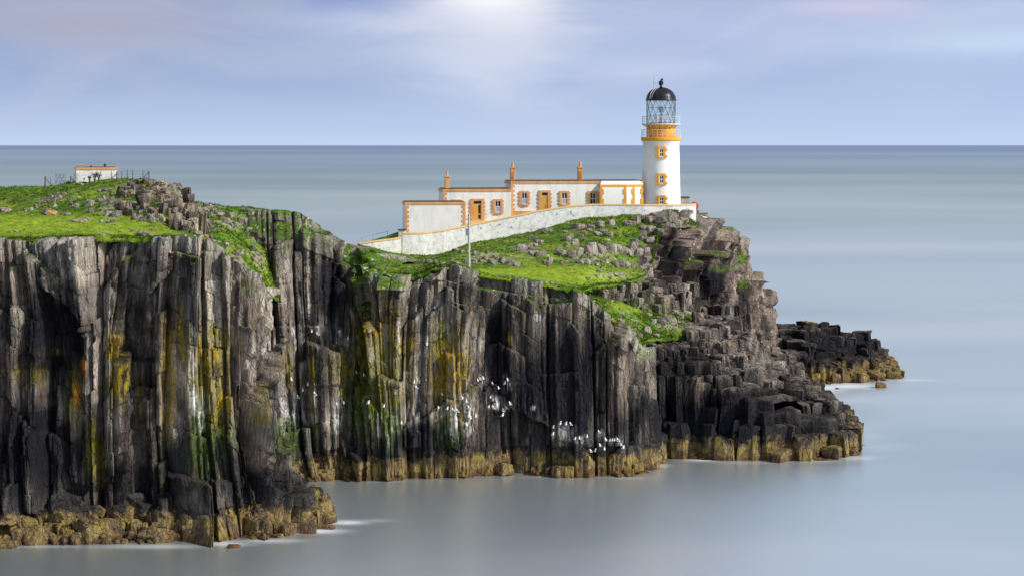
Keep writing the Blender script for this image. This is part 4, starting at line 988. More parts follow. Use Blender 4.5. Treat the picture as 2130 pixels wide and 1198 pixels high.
wallquoin(pe, poly[1], poly[2], 1, 1, 25, pz, M['ochre_clean']); wallquoin(pe, poly[2], poly[3], 1, 1, 25, pz, M['ochre_clean'])

# lighthouse tower
def T(py): return CZ - (py - HY) * 300 / F
S14 = 300 / F
lt = empty('lighthouse', (OX, OY, 0), 0, 'tall round white lighthouse tower with ochre gallery and black domed lantern', 'lighthouse')
zt_ = T(297)
m = MB(); m.ring([(2.93, 25.5), (2.90, 27.8), (2.82, 31), (2.74, 35), (2.70, zt_), (2.78, zt_ + 0.05), (2.78, zt_ + 0.28)], 72); m.build('tower_wall', M['tower_white'], lt, True)
m = MB(); m.ring([(2.6, zt_ + 0.05), (2.92, zt_ + 0.28), (2.98, zt_ + 0.36), (2.98, zt_ + 0.72), (2.90, zt_ + 0.78), (1.9, zt_ + 0.80)], 72); m.build('lower_gallery', M['ochre_clean'], lt, False)
zd0 = zt_ + 0.80; zd1 = T(259.5)
m = MB(); m.ring([(2.12, zd0), (2.14, zd0 + 0.1), (2.14, zd1 - 0.35), (2.22, zd1 - 0.12), (2.30, zd1 - 0.05)], 64); dr = m.build('drum', M['ochre_clean'], lt, True)
for k in range(16):
    a = -math.pi + 2 * math.pi * (k + 0.5) / 16
    MB().tube((2.10 * math.cos(a), 2.10 * math.sin(a), (zd0 + zd1) / 2 + 0.3), (2.17 * math.cos(a), 2.17 * math.sin(a), (zd0 + zd1) / 2 + 0.3), 0.09, seg=10).build('vent_hole', M['felt'], dr)
m = MB(); m.ring([(1.9, zd1 - 0.05), (2.84, zd1 - 0.05), (2.88, zd1 + 0.02), (2.84, zd1 + 0.10), (1.9, zd1 + 0.10)], 64, closed=True); m.build('upper_gallery', M['railing'], lt)
m = MB()
for k in range(16):
    a = 2 * math.pi * k / 16; c, s = math.cos(a), math.sin(a)
    MB().tube((2.15 * c, 2.15 * s, zd1 - 0.42), (2.75 * c, 2.75 * s, zd1 - 0.04), 0.035, seg=5).build('gallery_bracket', M['railing'], lt)
def railing(parent, rad, z0, h, posts=24):
    m = MB()
    for k in range(posts):
        a = 2 * math.pi * k / posts; m.tube((rad * math.cos(a), rad * math.sin(a), z0), (rad * math.cos(a), rad * math.sin(a), z0 + h), 0.022, seg=5)
    for z, r in ((h, 0.03), (h * 0.66, 0.016), (h * 0.33, 0.016)):
        pts = [(rad * math.cos(2 * math.pi * k / 48), rad * math.sin(2 * math.pi * k / 48), z0 + z) for k in range(49)]; m.path(pts, r, 5)
    return m.build('railing', M['railing'], parent)
railing(lt, 2.88, zd0 - 0.06, 1.15); railing(lt, 2.80, zd1 + 0.1, 1.08)
# lantern
zl0 = zd1 + 0.10; zl1 = T(209.5); rl = 2.14
ln = MB().ring([(rl + .06, zl0), (rl + .06, zl0 + 0.14), (rl - .05, zl0 + 0.14), (rl - .05, zl0)], 48, closed=True).build('lantern', M['iron'], lt)
m = MB(); NB = 14; H = zl1 - zl0 - 0.14
for d in (1, -1):
    for k in range(NB):
        pts = []
        for j in range(13):
            a = 2 * math.pi * (k / NB + d * j / 12 * 1.5 / NB); pts.append((rl * math.cos(a), rl * math.sin(a), zl0 + 0.14 + H * j / 12))
        m.path(pts, 0.033, 5)
for zf in (1/3., 2/3.):
    z = zl0 + 0.14 + H * zf; m.path([(rl * math.cos(2*math.pi*k/48), rl * math.sin(2*math.pi*k/48), z) for k in range(49)], 0.022, 5)
m.build('astragal', M['iron'], ln)
MB().ring([(rl - 0.05, zl0 + 0.14), (rl - 0.05, zl1)], 48).build('glazing', M['glass'], ln, True)
m = MB(); m.tube((0, 0, zl0), (0, 0, zl0 + 0.9), 0.28, 0.2, 12); m.tube((0, 0, zl0 + 0.9), (0, 0, zl0 + 1.7), 0.10, 0.10, 10); m.tube((0, 0, zl0 + 1.7), (0, 0, zl0 + 2.4), 0.34, 0.34, 14); m.tube((0.0, 0, zl0 + 2.4), (0, 0, zl0 + 2.6), 0.34, 0.1, 14)
m.build('lamp', M['iron'], ln)
m = MB(); m.tube((-0.7, -.4, zl0), (-0.7, -.4, zl0 + 0.95), 0.22, 0.22, 10); m.build('lamp_cabinet', M['coping'], ln)
hd = T(183) - zl1
prof = [(rl + 0.16, zl1 - 0.03), (rl + 0.20, zl1 + 0.03), (rl + 0.10, zl1 + 0.12)] + [((rl + 0.04) * math.cos(t) , zl1 + 0.12 + (hd - .1) * math.sin(t)) for t in [R(a) for a in range(4, 84, 8)]] + [(0.14, zl1 + hd)]
dm = MB().ring(prof, 48).build('dome', M['black'], lt, True)
m = MB()
for k in range(16):
    a = 2 * math.pi * k / 16; pts = [((r + 0.015) * math.cos(a), (r + 0.015) * math.sin(a), z + 0.01) for r, z in prof[2:]]; m.path(pts, 0.025, 5)
m.build('dome_rib', M['black'], dm)
zt0 = zl1 + hd
fin = MB().ring([(0.14, zt0 - .1), (0.26, zt0 + 0.06), (0.15, zt0 + 0.15), (0.15, zt0 + 0.32), (0.30, zt0 + 0.40), (0.38, zt0 + 0.62), (0.36, zt0 + 0.85), (0.22, zt0 + 1.0), (0.12, zt0 + 1.08), (0.0, zt0 + 1.1)], 20)
fin.box(-0.06, 0.30, -0.04, 0.04, zt0 + 1.06, zt0 + 1.3); fin.tube((0.1, 0, zt0 + 1.1), (0.22, 0, zt0 + 1.42), 0.07, 0.05, 6)
fin.build('finial', M['black'], dm)
m = MB(); xr = (1359 - 1375) * S14; m.tube((xr, -0.8, zl1 + 0.5), (xr, -0.8, T(160)), 0.035, 0.02, 6); m.tube((xr, -0.8, T(172)), (-0.1, -0.1, T(184)), 0.03, 0.02, 5); m.build('lightning_rod', M['grey_box'], dm)
m = MB()   # ladder bent over the dome
for dx in (-0.14, 0.14):
    pts = []
    for a in range(0, 80, 8):
        t = R(a); r = (rl + 0.12) * math.cos(t); pts.append((-r * 0.72 + dx, -r * 0.70, zl1 + 0.15 + (hd - .05) * math.sin(t)))
    m.path(pts, 0.03, 5)
m.build('ladder', M['railing'], dm)
# tower windows: local plane in front of the wall
for (pyc, h, lab) in ((318, 17, 1), (373, 17, 1), (417, 15, 1)):
    rr = 2.94 - (430 - pyc) * S14 * 0.024; xc = (1373 - 1375) * S14; hw = 4.6 * S14; hz = h / 2 * S14
    yc = -math.sqrt(rr * rr - 0.9 ** 2) + 0.05
    yf = -rr - 0.13
    s = 0.26; z0, z1 = T(pyc) - hz, T(pyc) + hz; u0_, u1_ = xc - hw, xc + hw
    m = MB(); dd = 0.35
    m.box(u0_ - s, u0_, yf - 0.04, yf + dd, z0 - 0.22, z1 + 0.26); m.box(u1_, u1_ + s, yf - 0.04, yf + dd, z0 - 0.22, z1 + 0.26)
    m.box(u0_, u1_, yf - 0.04, yf + dd, z1, z1 + 0.26); m.box(u0_, u1_, yf - 0.06, yf + dd, z0 - 0.22, z0)
    for zz in (z0 - 0.1, z1 - 0.35):
        m.box(u0_ - s - 0.28, u0_ - s, yf + 0.0, yf + dd + .1, zz, zz + 0.32); m.box(u1_ + s, u1_ + s + 0.28, yf + 0.0, yf + dd + .1, zz, zz + 0.32)
    f = m.build('window', M['ochre_clean'], lt)
    q = MB(); t = 0.10; zm = (z0 + z1) / 2
    q.box(u0_, u0_ + t, yf, yf + .08, z0, z1); q.box(u1_ - t, u1_, yf, yf + .08, z0, z1); q.box(u0_ + t, u1_ - t, yf, yf + .08, z0, z0 + t); q.box(u0_ + t, u1_ - t, yf, yf + .08, z1 - t, z1)
    q.box(u0_ + t, u1_ - t, yf, yf + .08, zm - .04, zm + .04); q.box(xc - .03, xc + .03, yf + .01, yf + .07, z0 + t, zm - .04); q.box(xc - .03, xc + .03, yf + .01, yf + .07, zm + .04, z1 - t)
    q.build('sash', M['sash'], f)
    MB().box(u0_ + .02, u1_ - .02, yf + 0.05, yf + 0.08, z0, z1).build('pane', M['dark_glass'], f)

# boundary wall with ochre coping
def wallstrip(name, pts, zoff, th, mat, parent, closed_top=True, cop=None):
    """pts: (px, Y, py_top, py_bottom)"""
    me = MB(); rows = []
    for (px, Y, pt, pb) in pts:
        x, y, zt_ = wp(px, pt, Y); zb = wp(px, pb, Y)[2]
        if cop: zb = zt_ - 0.0; zt_ = zt_ + cop
        rows.append((x, y, zb, zt_))
    P = np.array([(r[0], r[1]) for r in rows]); t = np.gradient(P, axis=0); t /= np.linalg.norm(t, axis=1)[:, None]; n = np.stack([t[:, 1], -t[:, 0]], -1)
    ex = 0.07 if cop else 0.0; V = []
    for (x, y, zb, zt_), (nx, ny) in zip(rows, n):
        V.append([me.bm.verts.new(q) for q in ((x + nx*ex, y + ny*ex, zb), (x + nx*ex, y + ny*ex, zt_), (x - nx*(th+ex), y - ny*(th+ex), zt_), (x - nx*(th+ex), y - ny*(th+ex), zb))])
    for a, b in zip(V[:-1], V[1:]):
        for i in range(4): me.bm.faces.new((a[i], b[i], b[(i+1) % 4], a[(i+1) % 4]))
    me.bm.faces.new(V[0]); me.bm.faces.new(V[-1][::-1])
    return me.build(name, mat, parent)
bw = empty('boundary_wall', wp(985, 505, 287), 0, 'long limewashed stone wall with ochre coping climbing the slope to the tower', 'wall')
import copy as _c
wl = [(746,281,508.5,516),(780,281.5,504,524),(820,282.5,499,534),(835,283,496.5,540)]
wr = [(837,283,487,542),(858,283.3,487.5,542),(880,283.8,487,540),(900,284.5,485,540),(923,285,482,535),(945,285.7,477,530),(967,286.3,473,520),(995,287,467.5,512),(1022,287.6,462,506),(1060,288.2,454,500),(1090,288.7,448,490),(1120,289.2,441.5,484),(1150,289.7,436.5,475),(1187,290.2,431,464),(1236,290.8,427.5,456),(1290,291.2,427.8,452),(1340,291.5,428.5,452),(1400,292.5,429,455),(1430,293.3,428.5,460),(1448,293.8,427.5,468)]
def inv(o, p):
    o.parent = p; o.matrix_parent_inverse = Matrix.Translation(p.location).inverted(); return o
for seg in (wl, wr):
    inv(wallstrip('wall_body', seg, 0, 0.45, M['rubble'], None), bw)
    inv(wallstrip('coping', seg, 0, 0.45, M['coping'], None, cop=0.20), bw)
x0, y0, z0 = wp(1448, 427.5, 293.8); xe, ye, _ = wp(1449, 427, 299)
b = MB(); d = 0.45
b.prism([(x0 - 0.45, y0 + .46), (x0, y0 + 0.46), (x0 + 0.35, y0 + 6), (x0 - 0.1, y0 + 6)], z0 - 3, z0 - 0.01); inv(b.build('wall_return', M['rubble'], None), bw)
b = MB(); b.prism([(x0 - 0.52, y0 + .53), (x0 + .07, y0 + 0.53), (x0 + 0.42, y0 + 6.1), (x0 - 0.17, y0 + 6.1)], z0 - 0.005, z0 + 0.19); inv(b.build('coping', M['coping'], None), bw)
# rendered patch low on the wall where it meets the rock
# fog horn, small sheds at the right end
x, y, z = wp(1444.5, 429.5, 296)
fh = empty('fog_horn', (x, y, z), 0, 'big red round fog horn at the right-hand end of the boundary wall', 'fog horn')
MB().ring([(0.02, 0.62), (0.5, 0.6), (0.9, 0.45), (1.02, 0.2), (1.05, -0.1), (0.95, -0.35), (0.6, -0.6), (0.2, -0.65)], 28).build('horn_bell', M['red'], fh, True)
fh.children[0].rotation_euler = (R(90), 0, R(35)); fh.children[0].location = (0.0, 0, 0.0); fh.children[0].scale = (0.62, 0.62, 0.62)
MB().box(-0.4, 0.3, 0.1, 0.9, -2.6, -0.45, 0.03).build('horn_base', M['concrete'], fh)
def shed(name, px0, px1, pyt, Y, dep, h, label, roofm, wallm):
    xa, y, zt = wp(px0, pyt, Y); xb = wp(px1, pyt, Y)[0]
    o = empty(name, ((xa + xb) / 2, y, zt - h), 0, label, 'shed'); hw = (xb - xa) / 2
    MB().box(-hw, hw, 0, dep, 0, h - 0.12).build('wall', wallm, o); MB().box(-hw - .1, hw + .1, -.1, dep + .1, h - 0.12, h + 0.02).build('roof', roofm, o); return o
s1 = shed('small_shed', 1408, 1434, 410.5, 301, 3, 4.0, 'small grey concrete hut peeping from behind the right side of the tower', M['felt'], M['concrete'])
s2 = shed('low_shelter', 1448, 1472, 442.5, 301, 2, 2.0, 'low concrete shelter past the right-hand end of the wall', M['concrete'], M['concrete'])
MB().box(0.15, 0.5, -0.03, 0.05, 1.1, 1.6).build('opening', M['felt'], s2); MB().box(-0.45, -0.15, -0.03, 0.05, 1.1, 1.6).build('opening', M['felt'], s2)
a = wp(1458, 450, 297); b_ = wp(1487, 459.5, 299)
hr = empty('white_handrail', a, 0, 'white sloping rail on the cliff top below the low shelter', 'rail')
m = MB(); aa = Vector((0, 0, 0)); bb = Vector(b_) - Vector(a); m.tube(aa, bb, 0.10, seg=6); m.build('rail', M['sash'], hr)
m = MB(); 
for t in (0.05, 0.5, 0.95):
    p = aa.lerp(bb, t); MB().tube(p, p - Vector((0, 0, 0.9)), 0.04, seg=5).build('post', M['sash'], hr)

# ground lookup on the turf grids (nearest vertex along the pixel ray)
TG = np.concatenate([P1.reshape(-1, 3), P2.reshape(-1, 3), P3.reshape(-1, 3), P4.reshape(-1, 3)], 0)
TGpx = CX + TG[:, 0] * F / TG[:, 1]; TGpy = HY + (CZ - TG[:, 2]) * F / TG[:, 1]
def hit(px, py, ymin=0, ymax=1e9, src=None):
    X_, Y_, T_ = (TGpx, TGpy, TG) if src is None else src
    d = (X_ - px) ** 2 + (Y_ - py) ** 2 * 2 + 1e6 * ((T_[:, 1] < ymin) | (T_[:, 1] > ymax))
    k = np.argsort(d)[:6]; k = k[np.argmin(T_[k, 1])]; return T_[k].copy()

# utility pole on the cliff edge
g = hit(975, 556, 225, 245); Yp = g[1]; x, y, z = wp(975.5, 556, Yp); sp = Yp / F
up_ = empty('utility_pole', (x, y, z - 0.3), 0, 'pale weathered pole with insulators standing on the cliff edge before the wall', 'utility pole')
hp = 108 * sp + 0.3
MB().tube((0, 0, 0), (0, 0, hp), 0.17, 0.11, 12).build('shaft', M['pole'], up_)
MB().box(-0.38, 0.38, -0.06, 0.06, hp - 0.55, hp - 0.43).build('crossarm', M['grey_box'], up_)
for dx in (-0.33, -0.12, 0.1, 0.3):
    MB().tube((dx, 0, hp - 0.43), (dx, 0, hp - 0.15), 0.025, seg=5).ball((dx, 0, hp - 0.13), 0.05, sub=1).build('insulator', M['coping'], up_)
MB().box(-0.38, -0.12, -0.12, 0.1, hp - 2.4, hp - 1.55, 0.02).build('switch_box', M['grey_box'], up_)
MB().box(-0.13, 0.13, -0.20, -0.17, 2.0, 2.3).build('warning_plate', M['yellow'], up_)
# small white pipe stand in front of the wall
x, y, z = wp(1105, 496, 284)
ps = empty('stand_pipe', (x, y, z), 0, 'thin grey pipe stand with a Y-shaped top on the grass before the wall', 'pipe')
MB().tube((0, 0, -.3), (0, 0, 1.15), 0.05, seg=6).build('pipe', M['grey_box'], ps); MB().tube((0, 0, 1.1), (-.25, 0, 1.4), 0.04, seg=5).tube((0, 0, 1.1), (.25, 0, 1.35), 0.04, seg=5).build('branch', M['grey_box'], ps)
# thin garden rail in front of the cottage, and hand rail left of the store
def rail(name, pts, h, label, mat, n=4, r=0.03):
    P = [Vector(wp(*p)) for p in pts]; o = empty(name, P[0], 0, label, 'railing'); m = MB(); q = MB()
    for i in range(len(P) - 1):
        a, b = P[i] - P[0], P[i+1] - P[0]; m.tube(a + Vector((0, 0, h)), b + Vector((0, 0, h)), r, seg=5)
    m.build('top_rail', mat, o)
    for i, p in enumerate(P):
        MB().tube(p - P[0] - Vector((0, 0, .3)), p - P[0] + Vector((0, 0, h)), r, seg=5).build('post', mat, o)
    return o
rail('path_railing', [(1008,460,289.5),(1023,457,289.7),(1036,455,290),(1048,451,290.2)], 0.85, 'thin low railing outside the cottage door', M['coping'])
rail('hand_railing', [(752,506,287),(776,500,288.5),(806,493,290)], 0.75, 'thin grey handrail on the bank left of the store block', M['grey_box'])
gbx, gby, gbz = wp(828, 478, 292)
sb = shed('gate_pier', 829, 843, 478, 286, 1.2, 3.0, 'short stone pier with dark cap at the left foot of the store', M['felt'], M['rubble'])
# green bank behind the left wall
bk = []
for i in range(9):
    t = i / 8; row = []
    for j in range(25):
        s_ = j / 24; px = 758 + 80 * s_; zt_py = 504 - 24 * s_ ** 1.1; base_py = 512
        py = base_py + (zt_py - base_py) * math.sin(math.pi * min(1, t * 1.0) * 0.5) ; row.append(wp(px, py, 284.5 + 5 * t))
    bk.append(row)
for i in range(4): bk.append([(p[0], p[1] + 2 * (i + 1), p[2] - 1.2 * (i + 1)) for p in bk[8]])
bkP = np.array(bk); bkP[..., 2] += 0.15 * (fbm(bkP[..., 0], bkP[..., 1], bkP[..., 0] * 0, 3, 4) - .5)
tag(mesh_from_grid('grass_bank', bkP, np.zeros(bkP.shape) + np.array((0.10, 0.19, 0.014)), M['turf']), None, None, None, 'structure')

# ------------------------------------------------------------------ the hut on the hill, its fence
Yh = 240.0; sh = Yh / F
hx, hy, hz = wp(204, 382, Yh)
hut = empty('hilltop_hut', (hx, hy, hz), R(14), 'small flat-roofed white hut with ochre band on top of the left hill', 'building')
hw = 2.55; 
MB().box(-hw, hw - 0.35, 0.0, 4.4, -1.2, 1.62).build('wall', M['rubble'], hut)
MB().box(-hw - 0.06, hw - 0.29, -0.07, 4.46, 1.62, 1.9).build('cornice', M['ochre'], hut)
MB().box(-hw + .1, hw - 0.45, 0.1, 4.3, 1.9, 1.95).build('roof', M['felt'], hut)
MB().box(-hw + 0.3, -hw + 1.15, 0.8, 1.6, 1.95, 2.12).box(-hw + 0.26, -hw + 1.2, .76, 1.64, 2.12, 2.26).build('roof_hatch', M['concrete'], hut)
MB().box(-hw + 1.65, -hw + 1.85, 0.8, 1.0, 1.95, 2.12).build('vent', M['felt'], hut)
MB().tube((0.85, 1, 1.95), (0.85, 1, 2.05), 0.08).ball((0.85, 1, 2.16), 0.17, sub=2).build('cowl', M['felt'], hut)
rnd = random.Random(3)
def bush(px, py, Y, h, w, label):
    x, y, z = wp(px, py, Y); o = empty('bare_bush', (x, y, z), 0, label, 'bush', 'bare bushes before the hut'); m = MB()
    for i in range(14):
        a = rnd.uniform(0, 6.28); r = rnd.uniform(0.1, w); tip = Vector((r * math.cos(a), r * math.sin(a) * .5, h * rnd.uniform(.5, 1)))
        mid_ = tip * 0.5 + Vector((rnd.uniform(-.1, .1), 0, .1)); m.path([(0, 0, -.2), mid_, tip], 0.022, 4)
        for k in range(2): m.tube(mid_, mid_ + Vector((rnd.uniform(-.3, .3), rnd.uniform(-.1, .1), rnd.uniform(.1, .4))), 0.014, seg=4)
    m.build('stems', M['bramble'], o)
bush(186, 379, 237, 0.75, .3, 'low bare bush at the left before the hilltop hut'); bush(197, 377, 237, 1.1, .45, 'tallest bare bush before the middle of the hilltop hut'); bush(206, 376.5, 237, 1.2, .4, 'bare bush with upright stems before the right half of the hut'); 
fe = empty('wire_fence', wp(200, 376, 236), 0, 'broken line of thin dark fence posts around the hilltop hut', 'fence')
def post(px, pt, pb, Y, r=0.045, mat='timber'):
    a = Vector(wp(px, pb + 4, Y)) - fe.location; b = Vector(wp(px, pt, Y)) - fe.location; return MB().tube(a, b, r, r * 0.8, 6).build('post', M[mat], fe)
for px, pt, pb, r in ((94,367,390,.09),(105,369,387,.03),(147,367,380,.08),(154,361,378,.035),(232,356,374,.05),(243,358,376,.09),(253.5,356,372,.045),(265,354,371,.045),(276,354,370,.05),(297.5,354,370,.045),(310,356,371,.08),(160,364,380,.03)):
    post(px, pt, pb, 236.5, r)
def brace(a, b): MB().tube(Vector(wp(*a)) - fe.location, Vector(wp(*b)) - fe.location, 0.045, seg=5).build('brace', M['timber'], fe)
brace((95,371,236.5),(106,386,236.5)); brace((148,370,236.5),(157,380,236.5)); brace((242,363,236.5),(233,371,236.5)); brace((309,359,236.5),(299,369,236.5))
ptsw = [(94,370),(105,371),(147,370),(154,366),(232,362)]
m = MB()
for q in (0, 6, 11): m.path([Vector(wp(px, py + q, 236.5)) - fe.location for px, py in ptsw], 0.008, 3); m.path([Vector(wp(px, py + q, 236.5)) - fe.location for px, py in ((243,361),(253.5,359),(265,357.5),(276,357),(297.5,357),(310,359))], 0.008, 3)
m.build('wire', M['timber'], fe)
# steel frame stand left of the hut
fx = empty('steel_frame', wp(124, 384, 238), 0, 'open grey steel lattice frame standing left of the hut', 'frame'); m = MB(); w_ = 0.5; h_ = 1.15
for dx, hh in ((-w_, 1.3), (0, 1.25), (w_, 1.25)):
    for dy in (0, .8): m.tube((dx, dy, -.3), (dx, dy, hh), 0.03, seg=5)
for z in (0.35, 0.75, 1.1):
    for dy in (0, .8): m.tube((-w_ * 1.0, dy, z), (w_, dy, z), 0.022, seg=4)
m.tube((-w_, 0, 0), (0, 0, 1.1), .02, seg=4); m.tube((0, 0, 1.1), (w_, 0, 0), .02, seg=4); m.tube((w_, 0, 1.1), (0, 0, 0), .02, seg=4); m.build('lattice', M['grey_box'], fx)

# ------------------------------------------------------------------ boulders
def boulder_mesh(name, seed, mat, sub=3, flat=1.0):
    bm = bmesh.new(); bmesh.ops.create_icosphere(bm, subdivisions=sub, radius=1.0); r = np.random.RandomState(seed)
    V = np.array([v.co[:] for v in bm.verts]); D = V / np.linalg.norm(V, axis=1)[:, None]
    pl = r.normal(size=(13, 3)); pl /= np.linalg.norm(pl, axis=1)[:, None]; pl[0] = (0.1, 0.05, 1); pl[1] = (0.1, -1, .1); pl[2] = (1, -.2, .1); pl[3] = (-1, -.1, .15); pl /= np.linalg.norm(pl, axis=1)[:, None]
    h = r.uniform(0.58, 0.92, 13); dt = D @ pl.T; q = np.where(dt > 0.05, h[None] / np.maximum(dt, .05), 9); rad = np.minimum(q.min(1), 1.15)
    rad = rad * (1 + 0.14 * (fbm(D[:, 0] * 2.2, D[:, 1] * 2.2, D[:, 2] * 2.2, 4, seed) - .5) * 2)
    for v, d, k in zip(bm.verts, D, rad): v.co = Vector(d * k)
    me = bpy.data.meshes.new(name); bm.to_mesh(me); bm.free(); me.materials.append(mat); return me
BM = [boulder_mesh('boulder', 100 + i, M['boulder'], 4) for i in range(9)]
SM = [boulder_mesh('shore_boulder', 300 + i, M['shore_boulder'], 3) for i in range(10)]
rb = random.Random(11)
def boulder(px, py, wpx, hpx, label, group, meshes=BM, name='boulder', pos=None, cat='boulder', dens=1.0):
    """px,py: foot in the photograph; wpx,hpx its size there"""
    p = hit(px, py) if pos is None else pos; s = p[1] / F
    o = bpy.data.objects.new(name, rb.choice(meshes)); COL.objects.link(o)
    w = wpx * s * 0.62; h = hpx * s * 0.62
    o.location = (p[0], p[1] + w * 0.3, p[2] + h * (0.22 if meshes is BM else 0.45)); o.scale = (w, w * rb.uniform(.7, 1.0), h); o.rotation_euler = (rb.uniform(-.2, .2), rb.uniform(-.2, .2), rb.uniform(-.7, .7))
    return tag(o, label, cat, group)
B = boulder
L1, G1 = 'grey lichened boulder bedded in the dark grass slope below the hut', 'boulders on the hut hill'
for a in ((8,440,26,14),(34,440,9,7),(55,439,14,8),(65,437,9,10),(74,432,10,12),(84,424,12,12),(94,421,18,14),(108,415,20,18),(120,414,20,16),(132,408,14,14),(117,405,10,9),
          (148,425,10,8),(158,430,13,10),(150,415,9,8),(186,428,18,24),(190,442,12,14),(208,420,14,14),(216,415,10,12),(207,431,10,10),(229,424,12,12),(240,432,12,10),(250,434,12,10),(215,437,12,8),(227,450,18,16),(242,452,22,18),(234,462,12,8),
          (277,433,16,24),(292,424,14,10),(288,436,13,16),(291,446,12,12),(262,440,9,7),(257,432,7,6),(310,425,14,10),(303,430,12,10),(309,440,16,12),(307,452,14,12),(297,460,12,12),(316,462,12,16),(325,460,12,10),
          (140,447,14,8),(132,446,12,7),(152,462,20,10),(170,462,22,12),(182,458,14,9),(210,462,10,8),(224,464,8,5),(206,398,10,7),(218,397,16,9),(228,398,8,6),(262,402,14,5),(165,384,14,5),(178,381,12,4),(120,462,10,4)):
    B(*a, L1, G1)
o = B(105, 446, 30, 13, 'wide boulder capped with bright orange lichen on the hut hill', None, name='lichen_boulder'); 
oc = bpy.data.objects.new('lichen_cap', BM[2]); COL.objects.link(oc); oc.parent = o; oc.location = (0.05, -0.1, 0.18); oc.scale = (0.85, 0.85, 0.85)
oc.data = BM[2].copy(); oc.data.materials.clear(); M['lichen'] = painted('orange lichen', (0.72, 0.27, 0.02), (0.5, 0.3, 0.1), 0.5, streak=False); oc.data.materials.append(M['lichen'])
B(296, 489, 26, 13, 'largest pale block lying alone on the bright lawn at the cliff edge', None, name='boulder')
for a in ((276,482,9,8),(319,480,10,6),(33,482,11,5),(250,483,9,4),(152,475,6,3)):
    B(*a, 'small pale stone lying on the near bright lawn', 'small stones on the near lawn')
L2, G2 = 'rounded grey boulder in the rocky band on the slope before the wall', 'boulders in the rock band on the slope'
for a in ((1180,500,16,18),(1179,513,16,16),(1189,496,12,14),(1198,508,16,20),(1206,492,14,12),(1215,487,14,8),(1228,482,14,9),(1243,488,18,10),(1255,484,20,10),(1268,492,16,14),(1192,535,20,20),(1170,530,18,18),(1163,524,12,14),
          (1208,530,14,26),(1222,530,20,34),(1234,528,22,34),(1250,526,20,32),(1262,515,14,22),(1272,524,20,26),(1285,522,22,26),(1298,527,22,24),(1310,530,20,14),(1319,522,18,26),(1330,534,20,30),(1344,535,22,30),(1352,505,22,16),(1338,500,24,14),(1322,505,16,14),(1362,498,16,10),(1372,490,24,16),(1390,492,22,16)):
    B(*a, L2, G2)
L3, G3 = 'smooth brown rock outcrop low on the grass close below the wall', 'outcrops close below the wall'
for a in ((1203,476,36,20),(1246,472,30,20),(1228,474,20,14),(1272,468,20,16),(1137,485,24,16),(1278,476,18,6),(1164,481,10,5),(1178,483,14,5),(1302,491,20,4),(1124,480,10,6)):
    B(*a, L3, G3)
L4, G4 = 'jumbled grey rock on the knoll below the foot of the tower', 'rocks on the knoll below the tower'
for a in ((1312,468,26,12),(1325,462,22,16),(1336,455,14,12),(1350,462,22,18),(1362,452,18,14),(1375,462,26,20),(1388,448,20,16),(1400,455,24,20),(1412,445,18,14),(1355,478,26,14),(1372,484,22,16),(1392,476,26,20),(1408,470,20,18),(1425,462,20,16),(1340,476,20,10),(1352,487,12,9),(1364,485,10,8),(1428,446,18,14),(1420,438,16,10),(1398,436,22,10),(1380,436,14,8)):
    B(*a, L4, G4)
L5, G5 = 'grey rock in the low broken band between the two lawns', 'rocks in the lower band of the slope'
for a in ((1168,548,12,6),(1175,547,16,7),(1205,548,16,10),(1218,548,18,12),(1230,548,16,12),(1240,552,16,10),(1252,546,14,8),(1262,546,18,12),(1276,552,20,14),(1290,553,22,20),(1303,555,22,20),(1316,557,18,14),(1334,558,10,8),(1342,550,12,10),(1350,558,16,12),(1358,566,18,14),(1349,575,20,12),(1365,578,20,14),(1338,583,14,8)):
    B(*a, L5, G5)
L6, G6 = 'grey purple rock in the rough ground right of the utility pole', 'rocks beside the utility pole'
for a in ((940,542,16,8),(955,545,22,12),(970,548,18,14),(986,548,18,12),(997,545,16,9),(1010,540,16,14),(1022,548,20,20),(1034,545,16,14),(1030,535,12,10),(1012,528,9,8),(1048,545,18,14),(1062,552,22,16),(1075,553,18,12),(1083,520,20,20),(1098,518,22,20),(1110,512,18,12),(1108,500,18,14),(1116,504,16,12),(1124,505,12,10),(1104,530,16,14),(1118,535,16,20),(1135,548,14,10),(1130,530,16,12),(1145,545,16,16),(988,530,14,10),(975,524,12,8),(1143,552,14,16),(948,523,16,10),(962,525,16,8)):
    B(*a, L6, G6)
for a in ((1247,567,12,9),(1209,572,8,3),(1220,580,18,5),(1238,573,12,4),(1262,564,8,4),(1270,565,8,5),(1267,578,12,5),(1280,573,16,6),(1290,572,12,8),(1300,574,12,4),(1316,569,8,4),(1327,572,9,4)):
    B(*a, 'small pale stone scattered on the bright middle lawn', 'stones on the middle lawn')
L7, G7 = 'dark squared block on the lower grass patch beside the stepped headland', 'blocks on the lower grass patch'
for a in ((1290,668,18,10),(1310,680,12,8),(1345,690,22,18),(1330,700,14,12),(1360,670,16,12),(1375,672,20,16),(1388,665,24,14),(1350,655,14,6),(1400,672,20,14),(1415,660,18,12),(1310,696,12,10),(1365,698,14,8),(1405,650,18,8),(1385,650,14,6),(1318,668,20,8)):
    B(*a, L7, G7)
L8, G8 = 'pale rock on the small grass saddle left of the pole', 'rocks on the saddle'
for a in ((795,547,14,14),(806,545,14,16),(783,543,12,12),(826,541,14,10),(766,533,10,8),(870,546,12,8),(882,548,14,10),(893,546,12,9),(905,548,12,10),(900,540,10,6)):
    B(*a, L8, G8)
